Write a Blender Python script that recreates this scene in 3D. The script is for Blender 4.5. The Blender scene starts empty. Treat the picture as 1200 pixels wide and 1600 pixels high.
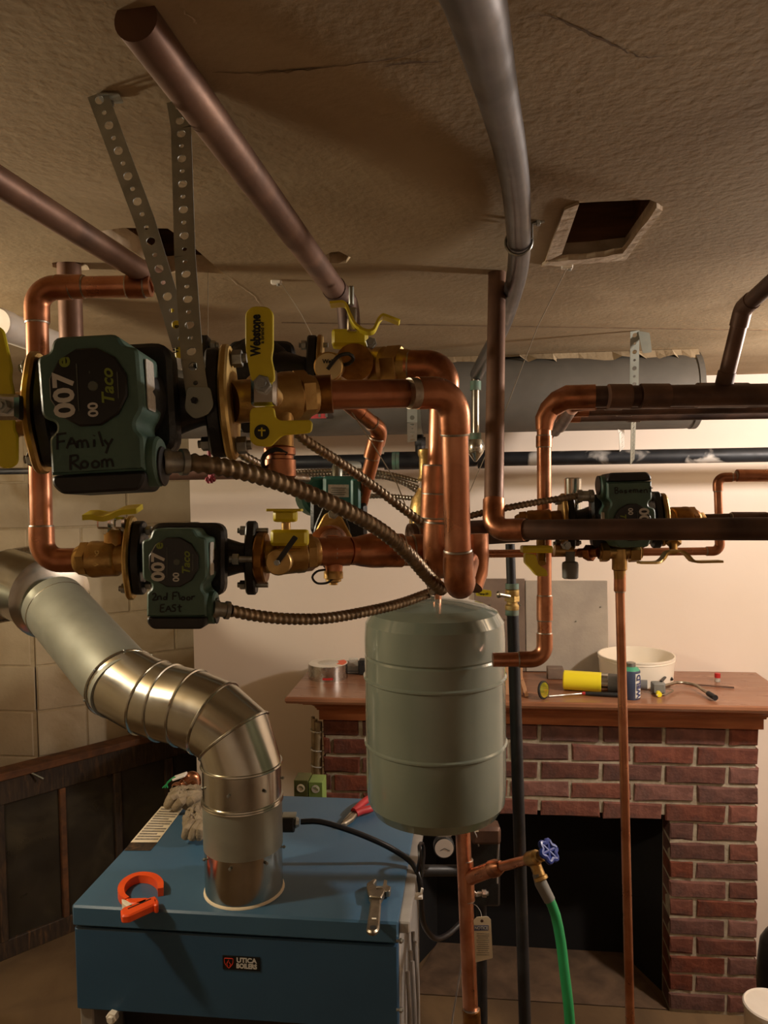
import bpy, bmesh, math, random
from mathutils import Vector, Matrix
random.seed(7)
V = Vector
C = bpy.context.scene.collection
SC = bpy.context.scene

# ---------------------------------------------------------------- camera
CAM = V((0, 0, 1.90))
YAW, PITCH, ROLL = math.radians(6.6), math.radians(2.58), math.radians(0.8)
_f0 = V((-math.sin(YAW), math.cos(YAW), 0)); _r0 = V((math.cos(YAW), math.sin(YAW), 0)); _u0 = V((0, 0, 1))
FWD = (_f0 * math.cos(PITCH) - _u0 * math.sin(PITCH)).normalized()
_u1 = (_u0 * math.cos(PITCH) + _f0 * math.sin(PITCH)).normalized()
RGT = (_r0 * math.cos(ROLL) - _u1 * math.sin(ROLL)).normalized()
UPV = (_u1 * math.cos(ROLL) + _r0 * math.sin(ROLL)).normalized()
F = 1200.0
cd = bpy.data.cameras.new('camera'); co = bpy.data.objects.new('camera', cd); C.objects.link(co)
cd.sensor_fit = 'VERTICAL'; cd.sensor_height = 36; cd.lens = 36 * F / 1600; cd.clip_start = 0.02
co.matrix_world = Matrix(((RGT.x, UPV.x, -FWD.x, CAM.x), (RGT.y, UPV.y, -FWD.y, CAM.y), (RGT.z, UPV.z, -FWD.z, CAM.z), (0, 0, 0, 1)))
SC.camera = co

# ---------------------------------------------------------------- light
SC.view_settings.view_transform = 'Standard'; SC.view_settings.look = 'None'
SC.view_settings.gamma = 1; SC.view_settings.use_curve_mapping = False
SC.view_settings.exposure = 0.4
w = bpy.data.worlds.new('world'); SC.world = w; w.use_nodes = True
w.node_tree.nodes['Background'].inputs[0].default_value = (0.9, 0.75, 0.55, 1)
w.node_tree.nodes['Background'].inputs[1].default_value = 0.05
def lamp(name, loc, power, col, rad=0.05):
    l = bpy.data.lights.new(name, 'POINT'); l.energy = power; l.color = col; l.shadow_soft_size = rad
    o = bpy.data.objects.new(name, l); o.location = loc; C.objects.link(o); return o
lamp('bulb_light_right', (1.35, 1.85, 2.10), 58, (1, 0.89, 0.80), 0.045)
lamp('bulb_light_left', (-1.4, 1.1, 2.09), 27, (1, 0.86, 0.64), 0.045)

# ---------------------------------------------------------------- helpers
def ray(px, py): return FWD + RGT * ((px - 600) / F) + UPV * ((800 - py) / F)
def P(px, py, d): return CAM + ray(px, py) * d
def PZ(px, py, z):
    r = ray(px, py); return CAM + r * ((z - CAM.z) / r.z)
def PY(px, py, y):
    r = ray(px, py); return CAM + r * ((y - CAM.y) / r.y)
def dep(p): return (V(p) - CAM).dot(FWD)
def toX(a, b, X): return a + (b - a) * ((X - a.x) / (b.x - a.x))
def toZ(a, b, z): return a + (b - a) * ((z - a.z) / (b.z - a.z))
def PX(L): return [P(*a) for a in L]

class MB:
    def __init__(s): s.v = []; s.f = []
    def add(s, vs, fs):
        n = len(s.v); s.v += [V(a) for a in vs]; s.f += [tuple(i + n for i in f) for f in fs]; return s
    def tube(s, pts, r, seg=14, caps=True, wav=None):
        pts = [V(p) for p in pts]; n = len(pts)
        R = r if isinstance(r, (list, tuple)) else [r] * n
        T = [((pts[min(i + 1, n - 1)] - pts[max(i - 1, 0)])).normalized() for i in range(n)]
        a = T[0].orthogonal().normalized(); vs = []; L = 0
        for i in range(n):
            if i: L += (pts[i] - pts[i - 1]).length
            a = (a - T[i] * a.dot(T[i])).normalized(); b = T[i].cross(a)
            for k in range(seg):
                t = 2 * math.pi * k / seg; rr = R[i]
                if wav: rr *= 1 + wav[1] * math.cos(2 * math.pi * L / wav[0] - t)
                vs.append(pts[i] + (a * math.cos(t) + b * math.sin(t)) * rr)
        fs = [(i * seg + k, i * seg + (k + 1) % seg, (i + 1) * seg + (k + 1) % seg, (i + 1) * seg + k) for i in range(n - 1) for k in range(seg)]
        if caps: fs += [tuple(range(seg))[::-1], tuple((n - 1) * seg + k for k in range(seg))]
        return s.add(vs, fs)
    def cyl(s, a, b, r, r2=None, seg=16): return s.tube([a, b], [r, r if r2 is None else r2], seg)
    def lathe(s, o, ax, prof, seg=24, up=None):
        o = V(o); ax = V(ax).normalized(); a = (up if up else ax.orthogonal()); a = (a - ax * a.dot(ax)).normalized(); b = ax.cross(a); vs = []
        for h, r in prof:
            for k in range(seg):
                t = 2 * math.pi * k / seg; vs.append(o + ax * h + (a * math.cos(t) + b * math.sin(t)) * max(r, 1e-5))
        n = len(prof)
        fs = [(i * seg + k, i * seg + (k + 1) % seg, (i + 1) * seg + (k + 1) % seg, (i + 1) * seg + k) for i in range(n - 1) for k in range(seg)]
        fs += [tuple(range(seg))[::-1], tuple((n - 1) * seg + k for k in range(seg))]
        return s.add(vs, fs)
    def box(s, c, sz, ax=None, ch=0):
        c = V(c); X, Y, Z = ax if ax else (V((1, 0, 0)), V((0, 1, 0)), V((0, 0, 1)))
        hx, hy, hz = sz[0] / 2, sz[1] / 2, sz[2] / 2
        if ch <= 0:
            vs = [c + X * (i * hx) + Y * (j * hy) + Z * (k * hz) for i in (-1, 1) for j in (-1, 1) for k in (-1, 1)]
            return s.add(vs, [(0, 1, 3, 2), (4, 6, 7, 5), (0, 4, 5, 1), (2, 3, 7, 6), (0, 2, 6, 4), (1, 5, 7, 3)])
        poly = [(-hx, -hz), (hx, -hz), (hx, hz), (-hx, hz)]
        return s.prism(rp(poly, ch, 2), c - Y * hy, X, Z, Y, 2 * hy, ch)
    def prism(s, poly, o, u, v, wv, th, ch=0):
        o, u, v, wv = V(o), V(u), V(v), V(wv); n = len(poly)
        A = sum(poly[i][0] * poly[(i + 1) % n][1] - poly[(i + 1) % n][0] * poly[i][1] for i in range(n))
        if A < 0: poly = poly[::-1]
        def ring(pl, h): return [o + u * p[0] + v * p[1] + wv * h for p in pl]
        if ch > 0:
            ins = offs(poly, -ch); rings = [ring(ins, 0), ring(poly, ch), ring(poly, th - ch), ring(ins, th)]
        else: rings = [ring(poly, 0), ring(poly, th)]
        vs = [p for r in rings for p in r]; m = len(rings)
        fs = [(i * n + k, i * n + (k + 1) % n, (i + 1) * n + (k + 1) % n, (i + 1) * n + k) for i in range(m - 1) for k in range(n)]
        fs += [tuple(range(n))[::-1], tuple((m - 1) * n + k for k in range(n))]
        if u.cross(v).dot(wv) < 0: fs = [f[::-1] for f in fs]
        return s.add(vs, fs)
    def quad(s, a, b, c, d): return s.add([a, b, c, d], [(0, 1, 2, 3)])
    def ribbon(s, pts, nrm, wd, th):
        # flat bar of width wd (along the side vector) and thickness th following pts
        pts = [V(p) for p in pts]; n = len(pts); vs = []
        for i in range(n):
            t = (pts[min(i + 1, n - 1)] - pts[max(i - 1, 0)]).normalized()
            N = V(nrm[i] if isinstance(nrm, list) else nrm); side = V(wd).normalized() if isinstance(wd, (V, tuple)) else None
            sd = t.cross(N).normalized() if side is None else side
            up = sd.cross(t).normalized(); wv = wd if side is None else V(wd).length
            for a, b in ((-1, -1), (1, -1), (1, 1), (-1, 1)): vs.append(pts[i] + sd * (a * wv / 2) + up * (b * th / 2))
        fs = [(i * 4 + k, i * 4 + (k + 1) % 4, (i + 1) * 4 + (k + 1) % 4, (i + 1) * 4 + k) for i in range(n - 1) for k in range(4)]
        fs += [(3, 2, 1, 0), tuple((n - 1) * 4 + k for k in range(4))]
        return s.add(vs, fs)
    def build(s, name, mat, parent=None, local=False, ang=38, kind=None):
        M = s_root(parent)
        vs = s.v if (local or M is None) else [M.inverted() @ p for p in s.v]
        me = bpy.data.meshes.new(name); me.from_pydata([tuple(p) for p in vs], [], s.f)
        bm = bmesh.new(); bm.from_mesh(me); bmesh.ops.recalc_face_normals(bm, faces=bm.faces); bm.to_mesh(me); bm.free()
        if ang: me.shade_smooth(); me.set_sharp_from_angle(angle=math.radians(ang))
        me.materials.append(mat if not isinstance(mat, str) else MT[mat])
        o = bpy.data.objects.new(name, me); C.objects.link(o)
        if parent: o.parent = parent
        if kind: o['kind'] = kind
        return o
ROOTM = {}
def s_root(o):
    while o is not None:
        if o.name in ROOTM: return ROOTM[o.name]
        o = o.parent
    return None
def offs(poly, d):
    n = len(poly); out = []
    for i in range(n):
        p0, p1, p2 = V(poly[i - 1] + (0,)), V(poly[i] + (0,)), V(poly[(i + 1) % n] + (0,))
        e1, e2 = (p1 - p0).normalized(), (p2 - p1).normalized()
        n1, n2 = V((e1.y, -e1.x, 0)), V((e2.y, -e2.x, 0)); m = n1 + n2
        m = m.normalized() if m.length > 1e-6 else n1
        k = d / max(0.4, m.dot(n1)); out.append((p1.x + m.x * k, p1.y + m.y * k))
    return out
def rp(poly, r, seg=4):
    n = len(poly); out = []
    for i in range(n):
        p0, p1, p2 = V(poly[i - 1] + (0,)), V(poly[i] + (0,)), V(poly[(i + 1) % n] + (0,))
        a, b = p0 - p1, p2 - p1; rr = r[i] if isinstance(r, (list, tuple)) else r
        k = min(rr, a.length * .48, b.length * .48)
        if k < 1e-6: out.append(poly[i]); continue
        A, B = p1 + a.normalized() * k, p1 + b.normalized() * k
        for j in range(seg + 1):
            t = j / seg; q = A.lerp(p1, t).lerp(p1.lerp(B, t), t); out.append((q.x, q.y))
    return out
def circ(r, n=24, cx=0, cy=0, ph=0): return [(cx + r * math.cos(2 * math.pi * i / n + ph), cy + r * math.sin(2 * math.pi * i / n + ph)) for i in range(n)]
def fil(pts, r, seg=6):
    pts = [V(p) for p in pts]; out = [pts[0]]
    for i in range(1, len(pts) - 1):
        a, b = pts[i - 1] - pts[i], pts[i + 1] - pts[i]; k = min(r, a.length * .48, b.length * .48)
        A, B = pts[i] + a.normalized() * k, pts[i] + b.normalized() * k
        for j in range(seg + 1):
            t = j / seg; out.append(A.lerp(pts[i], t).lerp(pts[i].lerp(B, t), t))
    out.append(pts[-1]); return out
def spline(pts, step=0.01):
    pts = [V(p) for p in pts]; Q = [pts[0] * 2 - pts[1]] + pts + [pts[-1] * 2 - pts[-2]]; out = []
    for i in range(1, len(Q) - 2):
        p0, p1, p2, p3 = Q[i - 1], Q[i], Q[i + 1], Q[i + 2]; n = max(2, int((p2 - p1).length / step))
        for j in range(n):
            t = j / n
            out.append(0.5 * ((2 * p1) + (p2 - p0) * t + (2 * p0 - 5 * p1 + 4 * p2 - p3) * t * t + (3 * p1 - p0 - 3 * p2 + p3) * t ** 3))
    out.append(pts[-1]); return out
def tag(o, label=None, cat=None, group=None, kind=None):
    if label: o['label'] = label
    if cat: o['category'] = cat
    if group: o['group'] = group
    if kind: o['kind'] = kind
    return o
def thing(name, label, cat, loc=None, M=None, group=None):
    o = bpy.data.objects.new(name, None); C.objects.link(o); o.empty_display_size = .02
    M = M if M is not None else Matrix.Translation(V(loc)); o.matrix_world = M; ROOTM[o.name] = M
    return tag(o, label, cat, group)
def frame(o, x, y=None, z=None):
    # matrix with x axis along x and z as near as possible to the given up vector
    x = V(x).normalized(); z = V(z) if z else V((0, 0, 1)); z = (z - x * z.dot(x)).normalized(); y = z.cross(x)
    return Matrix(((x.x, y.x, z.x, o[0]), (x.y, y.y, z.y, o[1]), (x.z, y.z, z.z, o[2]), (0, 0, 0, 1)))
def text_mb(txt, o, u, v, size, lift=0.0004, shear=0, bold=0, align='CENTER', sx=1):
    cu = bpy.data.curves.new('t', 'FONT'); cu.body = txt; cu.size = size; cu.align_x = align; cu.align_y = 'CENTER'
    cu.shear = shear; cu.offset = bold; cu.resolution_u = 3; cu.extrude = 0.00015
    ob = bpy.data.objects.new('t', cu); me = ob.to_mesh()
    u, v = V(u).normalized(), V(v).normalized(); n = u.cross(v)
    mb = MB(); mb.add([V(o) + u * (p.co.x * sx) + v * p.co.y + n * (lift + p.co.z) for p in me.vertices], [tuple(q.vertices) for q in me.polygons])
    ob.to_mesh_clear(); bpy.data.objects.remove(ob); bpy.data.curves.remove(cu); return mb
GL = {'F': [[(.1, 0), (.15, 1)], [(.1, 1), (.75, 1.05)], [(.12, .5), (.6, .55)]],
 'A': [[(0, 0), (.35, .75), (.7, 0)], [(.1, .3), (.6, .32)]], 'm': [[(0, 0), (0, .5)], [(0, .4), (.2, .55), (.3, .4), (.32, 0)], [(.32, .4), (.55, .55), (.66, .35), (.7, 0)]],
 'i': [[(.2, 0), (.22, .5)], [(.22, .72), (.25, .78)]], 'l': [[(.15, 1), (.4, 0)]], 'y': [[(0, .5), (.25, .1)], [(.55, .55), (.25, .1), (.05, -.4)]],
 'R': [[(.1, 0), (.15, .95)], [(.12, .9), (.6, .95), (.65, .65), (.15, .45)], [(.25, .45), (.8, 0)]], 'o': [[(.3, .5), (.05, .35), (.1, .05), (.45, .05), (.55, .35), (.3, .5)]],
 '2': [[(0, .75), (.2, .95), (.5, .85), (.45, .5), (0, 0), (.65, .05)]], 'n': [[(0, 0), (0, .5)], [(0, .4), (.3, .55), (.45, .4), (.5, 0)]], 'd': [[(.45, .4), (.15, .45), (.05, .1), (.4, .05), (.55, .4)], [(.55, 1), (.5, 0)]],
 'r': [[(0, 0), (.05, .5)], [(.05, .35), (.3, .5), (.45, .45)]], 'E': [[(.6, .95), (.1, .9), (.05, 0), (.6, .03)], [(.08, .5), (.5, .52)]], 'S': [[(.6, .85), (.2, .9), (.1, .6), (.5, .45), (.5, .1), (.05, .05)]],
 't': [[(.3, .9), (.28, .05), (.5, .02)], [(.05, .6), (.6, .62)]], 'B': [[(.1, 0), (.1, .95)], [(.1, .92), (.5, .9), (.5, .6), (.12, .5), (.6, .4), (.55, .05), (.1, 0)]],
 'a': [[(.45, .4), (.15, .45), (.05, .1), (.35, .05), (.48, .4), (.5, 0)]], 's': [[(.45, .42), (.1, .42), (.12, .25), (.42, .2), (.35, .02), (.05, .05)]], 'e': [[(.05, .25), (.45, .3), (.35, .5), (.1, .4), (.08, .1), (.45, .05)]]}
def script_mb(txt, o, u, v, size, wdt=0.0016, step=.72):
    u, v = V(u).normalized(), V(v).normalized(); n = u.cross(v); mb = MB(); x = 0; rnd = random.Random(3)
    for ch in txt:
        if ch == ' ': x += .5; continue
        dy = rnd.uniform(-.06, .06); adv = {'i': .4, 'l': .5, 'm': .9}.get(ch, step)
        for st in GL[ch]:
            pts = [V(o) + u * ((a + x) * size) + v * ((b + dy) * size) + n * .0004 for a, b in st]
            mb.ribbon(fil(pts, size * .15, 3), n, wdt, .0003)
        x += adv
    return mb

# ---------------------------------------------------------------- materials
MT = {}
def lin(c): return tuple(((x / 255) / 12.92 if x / 255 <= .04045 else ((x / 255 + .055) / 1.055) ** 2.4) for x in c) + (1,)
def mat(name, c1, c2=None, rough=.5, r2=None, metal=0, scale=12, detail=5, lo=.35, hi=.65, bump=0, bscale=60, coat=0, rnd=0, spec=.5, trans=0, stretch=None, c3=None, s3=4, lo3=.55, hi3=.7, alpha=1):
    m = bpy.data.materials.new(name); m.use_nodes = True; nt = m.node_tree; N = nt.nodes; L = nt.links; b = N['Principled BSDF']
    b.inputs['Metallic'].default_value = metal; b.inputs['Roughness'].default_value = rough; b.inputs['Base Color'].default_value = lin(c1)
    b.inputs['Coat Weight'].default_value = coat; b.inputs['Specular IOR Level'].default_value = spec
    if trans: b.inputs['Transmission Weight'].default_value = trans
    if alpha < 1: b.inputs['Alpha'].default_value = alpha
    tc = N.new('ShaderNodeTexCoord'); src = tc.outputs['Object']
    if stretch:
        mp = N.new('ShaderNodeMapping'); mp.inputs['Scale'].default_value = stretch; L.new(src, mp.inputs[0]); src = mp.outputs[0]
    def noise(sc, dt=5, dist=0):
        n = N.new('ShaderNodeTexNoise'); n.inputs['Scale'].default_value = sc; n.inputs['Detail'].default_value = dt; n.inputs['Distortion'].default_value = dist; L.new(src, n.inputs['Vector']); return n.outputs['Fac']
    def mr(x, a, bb, lo_=0, hi_=1):
        q = N.new('ShaderNodeMapRange'); q.inputs[1].default_value = a; q.inputs[2].default_value = bb; q.inputs[3].default_value = lo_; q.inputs[4].default_value = hi_; L.new(x, q.inputs[0]); return q.outputs[0]
    col = None
    if c2:
        fac = mr(noise(scale, detail, .4), lo, hi); mx = N.new('ShaderNodeMix'); mx.data_type = 'RGBA'
        mx.inputs[6].default_value = lin(c1); mx.inputs[7].default_value = lin(c2); L.new(fac, mx.inputs[0]); col = mx.outputs[2]
        if r2 is not None: L.new(mr(noise(scale * 1.7, detail), .3, .7, rough, r2), b.inputs['Roughness'])
    if c3:
        fac = mr(noise(s3, 6, .8), lo3, hi3); mx = N.new('ShaderNodeMix'); mx.data_type = 'RGBA'
        if col: L.new(col, mx.inputs[6])
        else: mx.inputs[6].default_value = lin(c1)
        mx.inputs[7].default_value = lin(c3); L.new(fac, mx.inputs[0]); col = mx.outputs[2]
    if rnd:
        oi = N.new('ShaderNodeObjectInfo'); hs = N.new('ShaderNodeHueSaturation')
        L.new(mr(oi.outputs['Random'], 0, 1, 1 - rnd, 1 + rnd), hs.inputs['Value'])
        ws = N.new('ShaderNodeMath'); ws.operation = 'MULTIPLY'; ws.inputs[1].default_value = 7.31; L.new(oi.outputs['Random'], ws.inputs[0])
        fr = N.new('ShaderNodeMath'); fr.operation = 'FRACT'; L.new(ws.outputs[0], fr.inputs[0]); L.new(mr(fr.outputs[0], 0, 1, 1 - rnd * .8, 1 + rnd * .5), hs.inputs['Saturation'])
        if col: L.new(col, hs.inputs['Color'])
        else: hs.inputs['Color'].default_value = lin(c1)
        col = hs.outputs[0]
    if col: L.new(col, b.inputs['Base Color'])
    if bump:
        bp = N.new('ShaderNodeBump'); bp.inputs['Strength'].default_value = min(1, bump); bp.inputs['Distance'].default_value = .002 * max(1, bump)
        L.new(noise(bscale, 6), bp.inputs['Height']); L.new(bp.outputs[0], b.inputs['Normal'])
    MT[name] = m; return m
mat('copper', (208, 150, 118), (172, 112, 82), .24, .42, 1, 16, c3=(118, 76, 54), s3=9, lo3=.58, hi3=.75, bump=.15, bscale=40)
mat('copper_fit', (198, 138, 104), (154, 100, 70), .26, .45, 1, 24, c3=(94, 62, 44), s3=14, lo3=.56, hi3=.72, bump=.2, bscale=60)
mat('copper_aged', (128, 96, 76), (98, 70, 55), .42, .6, .5, 10, c3=(78, 56, 44), s3=6, bump=.2, bscale=50)
mat('copper_dark', (104, 76, 60), (74, 54, 44), .42, .6, .45, 12, c3=(48, 32, 27), s3=5, bump=.2, bscale=60)
mat('solder', (190, 180, 165), (140, 130, 118), .35, .5, 1, 60)
mat('brass', (194, 162, 104), (164, 130, 78), .3, .48, 1, 30, c3=(110, 74, 36), s3=18, lo3=.6, hi3=.78, bump=.25, bscale=160)
mat('brass_pale', (206, 178, 116), (176, 144, 84), .35, .5, .9, 40, bump=.2, bscale=200)
mat('bronze', (170, 122, 62), (120, 80, 40), .35, .5, 1, 30, bump=.3, bscale=150)
mat('galv', (200, 198, 186), (182, 180, 170), .14, .26, 1, 9, lo=.3, hi=.7, bump=.04, bscale=14)
mat('galv_dull', (158, 160, 148), (146, 148, 136), .42, .5, .7, 12)
mat('zinc', (176, 178, 172), (140, 142, 138), .32, .5, 1, 80)
mat('strap_steel', (186, 190, 184), (160, 164, 158), .3, .45, .8, 30)
mat('chrome', (214, 212, 206), (180, 178, 172), .12, .25, 1, 30)
mat('green_paint', (76, 106, 92), (68, 96, 84), .42, .55, 0, 40, bump=.12, bscale=300)
mat('teal_paint', (66, 128, 120), (52, 108, 102), .4, .5, 0, 40)
mat('black_plastic', (20, 21, 21), (28, 28, 28), .42, .55, 0, 40)
mat('black_paint', (17, 17, 18), (27, 27, 27), .3, .5, 0, 60, bump=.25, bscale=220)
mat('label_black', (22, 23, 21), None, .3)
mat('print_white', (206, 204, 196), None, .5)
mat('print_green', (126, 142, 44), None, .5)
mat('print_grey', (92, 96, 84), None, .5)
mat('marker', (14, 16, 15), None, .6)
mat('nameplate', (216, 212, 200), (196, 190, 180), .4, .5, 0, 300)
mat('yellow', (222, 204, 34), (206, 186, 30), .38, .5, 0, 20)
mat('cream_disc', (226, 206, 152), None, .4)
mat('flex', (158, 142, 118), (120, 106, 88), .34, .5, 1, 50)
mat('flex_bright', (198, 190, 176), (160, 150, 136), .3, .42, 1, 50)
mat('tank', (116, 124, 110), (110, 118, 105), .16, .2, 0, 8, coat=.6)
mat('grey_pipe', (94, 88, 86), (76, 71, 70), .28, .4, .6, 9, c3=(106, 99, 97), s3=7)
mat('duct_paint', (98, 92, 83), (88, 83, 75), .5, .62, 0, 10, c3=(86, 80, 72), s3=5)
mat('black_iron', (38, 38, 40), (26, 26, 28), .42, .6, .3, 20, c3=(52, 46, 42), s3=14, bump=.2, bscale=120)
mat('black_iron_chalk', (40, 42, 46), (30, 31, 34), .4, .55, .2, 14, c3=(196, 190, 182), s3=7, lo3=.6, hi3=.7)
mat('verdigris', (92, 126, 108), (104, 108, 94), .6, .7, .2, 50)
mat('plaster', (160, 140, 110), (143, 122, 93), .85, .95, 0, 3.2, 8, bump=.55, bscale=80, c3=(174, 154, 124), s3=2.2, lo3=.5, hi3=.75, spec=.2)
mat('plaster_raw', (206, 186, 158), (178, 156, 128), .9, .95, 0, 30, bump=1, bscale=60)
mat('crack', (92, 72, 48), (118, 94, 66), .95, .95, 0, 30)
mat('joist', (128, 88, 54), (98, 64, 38), .75, .85, 0, 8, stretch=(1, 8, 8), bump=.5, bscale=40)
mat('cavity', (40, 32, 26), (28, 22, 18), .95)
mat('drywall', (238, 224, 210), (232, 217, 201), .7, .8, 0, 1.6, bump=.15, bscale=60, spec=.3)
mat('block', (206, 190, 160), (190, 172, 142), .72, .85, 0, 5, 7, bump=.7, bscale=60, c3=(170, 146, 108), s3=3, lo3=.56, hi3=.74, rnd=.05)
mat('block_joint', (196, 180, 150), (182, 164, 134), .9, .95, 0, 30, bump=.5, bscale=90)
mat('concrete', (120, 96, 66), (92, 70, 46), .8, .9, 0, 2.2, 8, bump=.6, bscale=40, c3=(62, 46, 32), s3=1.6, lo3=.5, hi3=.72)
mat('brick', (120, 74, 60), (98, 58, 47), .85, .95, 0, 22, 7, bump=1.6, bscale=70, c3=(84, 60, 54), s3=12, lo3=.5, hi3=.72, rnd=.26, spec=.25)
mat('mortar', (170, 158, 138), (148, 136, 116), .92, .97, 0, 40, bump=1, bscale=120, spec=.2)
mat('soot', (15, 13, 12), (9, 8, 8), .95, .98, 0, 12)
mat('hearth', (112, 88, 66), (80, 62, 46), .9, .95, 0, 10, bump=.6, bscale=70)
mat('mantel_wood', (166, 98, 58), (138, 76, 42), .3, .42, 0, 5, 6, stretch=(1.2, 9, 9), coat=.2, bump=.08, bscale=40)
mat('mantel_top', (150, 104, 76), (134, 88, 62), .26, .36, 0, 4, 6, stretch=(1.2, 7, 7), coat=.15)
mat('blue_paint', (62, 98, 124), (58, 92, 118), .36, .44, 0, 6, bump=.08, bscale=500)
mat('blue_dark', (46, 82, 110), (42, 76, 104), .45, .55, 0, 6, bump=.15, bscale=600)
mat('panel_grey', (172, 168, 162), (150, 146, 140), .4, .5, .3, 10)
mat('glove', (158, 142, 116), (128, 112, 88), .95, .98, 0, 20, bump=1.5, bscale=160)
mat('orange', (246, 92, 34), (236, 80, 26), .35, .42, 0, 20)
mat('off_white', (232, 222, 200), None, .5)
mat('red_grip', (190, 52, 54), (170, 42, 46), .45, .55)
mat('tool_steel', (170, 160, 142), (138, 128, 112), .3, .45, 1, 40)
mat('cable', (22, 22, 24), None, .35)
mat('grey_wire', (150, 144, 138), (120, 114, 108), .5)
mat('paper', (228, 214, 186), (218, 202, 172), .8)
mat('paper_print', (150, 140, 124), (110, 102, 90), .8, .8, 0, 240)
mat('tag_blue', (52, 62, 108), None, .6)
mat('hose_green', (32, 148, 84), (28, 132, 74), .42, .5)
mat('hose_sleeve', (116, 116, 110), None, .5)
mat('valve_blue', (26, 54, 136), (20, 44, 118), .3, .4)
mat('white_plastic', (232, 226, 214), (224, 216, 202), .4, .45)
mat('white_pipe', (214, 206, 194), (198, 188, 174), .45, .55)
mat('bucket_white', (236, 226, 208), None, .35)
mat('torch_yellow', (240, 222, 44), None, .38)
mat('torch_grey', (112, 112, 110), None, .45)
mat('can_blue', (58, 66, 88), None, .35)
mat('can_green', (70, 150, 116), None, .4)
mat('mirror', (226, 220, 80), None, .12, metal=.8)  # yellow reflection of the torch is painted into the mirror colour
mat('concrete_board', (176, 166, 152), (160, 150, 138), .85, .9, 0, 8, bump=.5, bscale=80)
mat('brown_board', (130, 112, 98), (112, 95, 82), .8, .9, 0, 9, bump=.4, bscale=60)
mat('cardboard', (196, 150, 112), (182, 136, 98), .8)
mat('red_plastic', (176, 40, 40), None, .35)
mat('clear_plastic', (226, 224, 214), None, .12, trans=.55)
mat('pink_tag', (176, 60, 82), (140, 44, 60), .5)
mat('tape_foil', (206, 202, 196), (184, 180, 174), .2, .3, 1, 40)
mat('old_frame', (62, 46, 30), (40, 29, 20), .6, .75, 0, 14, stretch=(6, 6, 1), bump=.4, bscale=50, c3=(92, 64, 38), s3=7)
mat('old_rust', (112, 70, 38), (80, 50, 28), .7, .8, 0, 20)
mat('old_glass', (52, 46, 36), (38, 33, 26), .25, .45, 0, 6, c3=(74, 66, 50), s3=4, lo3=.5, hi3=.7)
mat('sticker_green', (122, 146, 76), None, .5)
mat('sticker_olive', (84, 84, 40), None, .5)
mat('logo_red', (214, 60, 40), None, .4)
mat('string', (150, 136, 112), None, .7)
mat('wire_green', (30, 140, 80), None, .5)
mat('insul', (172, 154, 122), (140, 122, 94), .3, .5, .3, 20)
mat('lens_glass', (214, 206, 196), None, .2)
# ---------------------------------------------------------------- setting
ZC = 2.27                                   # ceiling height
YB = P(850, 1200, 2.72).y                   # front of the brickwork
YW = P(1178, 1053, 2.95).y                  # drywall behind the mantel
YA = P(30, 1080, 3.42).y                    # block wall, flat part
X0, X1, Y0 = -2.35, 2.3, -1.8
def struct(mb, name, m, parent=None, ang=None):
    o = mb.build(name, m, parent, ang=ang)
    if not parent: o['kind'] = 'structure'
    return o
fl = MB().box(((X0 + X1) / 2, 1.1, -.05), (X1 - X0 + .2, 6.2, .1)); struct(fl, 'floor', 'concrete')
DWL = PY(300, 900, YW).x                    # free end of the drywall
dw = MB().box(((DWL + X1) / 2, YW + .06, ZC / 2), (X1 - DWL, .12, ZC)); wall_back = struct(dw, 'wall_back', 'drywall')
struct(MB().box((X1 + .05, 1.1, ZC / 2), (.1, 6.0, ZC)), 'wall_right', 'drywall')
struct(MB().box(((X0 + X1) / 2, Y0 - .05, ZC / 2), (X1 - X0, .1, ZC)), 'wall_front', 'drywall')
struct(MB().box((X0 - .05, 1.1, ZC / 2), (.1, 6.0, ZC)), 'wall_side', 'block')
# block wall at the left: a flat length, then a length turning away behind the drywall
KX = PY(58, 1100, YA).x
A0, A1 = V((X0, YA, 0)), V((KX, YA, 0)); B1 = A1 + V((math.cos(math.radians(34)), math.sin(math.radians(34)), 0)) * 1.0
def blockwall(a, b, parent, first=0):
    u = (b - a).normalized(); n = V((u.y, -u.x, 0)); Ln = (b - a).length; H, W, J = .2032, .4064, .008
    k = 0; z = 1.90 - 9 * H
    while z < ZC:
        off = ((k + first) % 2) * W / 2; s = -off
        while s < Ln:
            s0, s1 = max(s + J / 2, 0), min(s + W - J / 2, Ln); z0, z1 = max(z + J / 2, 0.001), min(z + H - J / 2, ZC - .002)
            if s1 - s0 > .02 and z1 - z0 > .02:
                MB().box(a + u * ((s0 + s1) / 2) + n * .0 + V((0, 0, (z0 + z1) / 2)), (s1 - s0, .03, z1 - z0), (u, -n, V((0, 0, 1))), .003).build('concrete_block', 'block', parent, ang=30)
            s += W
        z += H; k += 1
core = MB(); 
for a, b in ((A0, A1), (A1, B1)):
    u = (b - a).normalized(); n = V((u.y, -u.x, 0)); core.box((a + b) / 2 - n * .041 + V((0, 0, ZC / 2)), ((b - a).length, .1, ZC), (u, -n, V((0, 0, 1))))
wl = struct(core, 'wall_left', 'block_joint')
blockwall(A0, A1, wl, 1); blockwall(A1, B1, wl, 0)
struct(MB().box(((DWL + B1.x) / 2 - .1, B1.y + .1, ZC / 2), (1.2, .1, ZC)), 'wall_rear', 'block')

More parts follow.
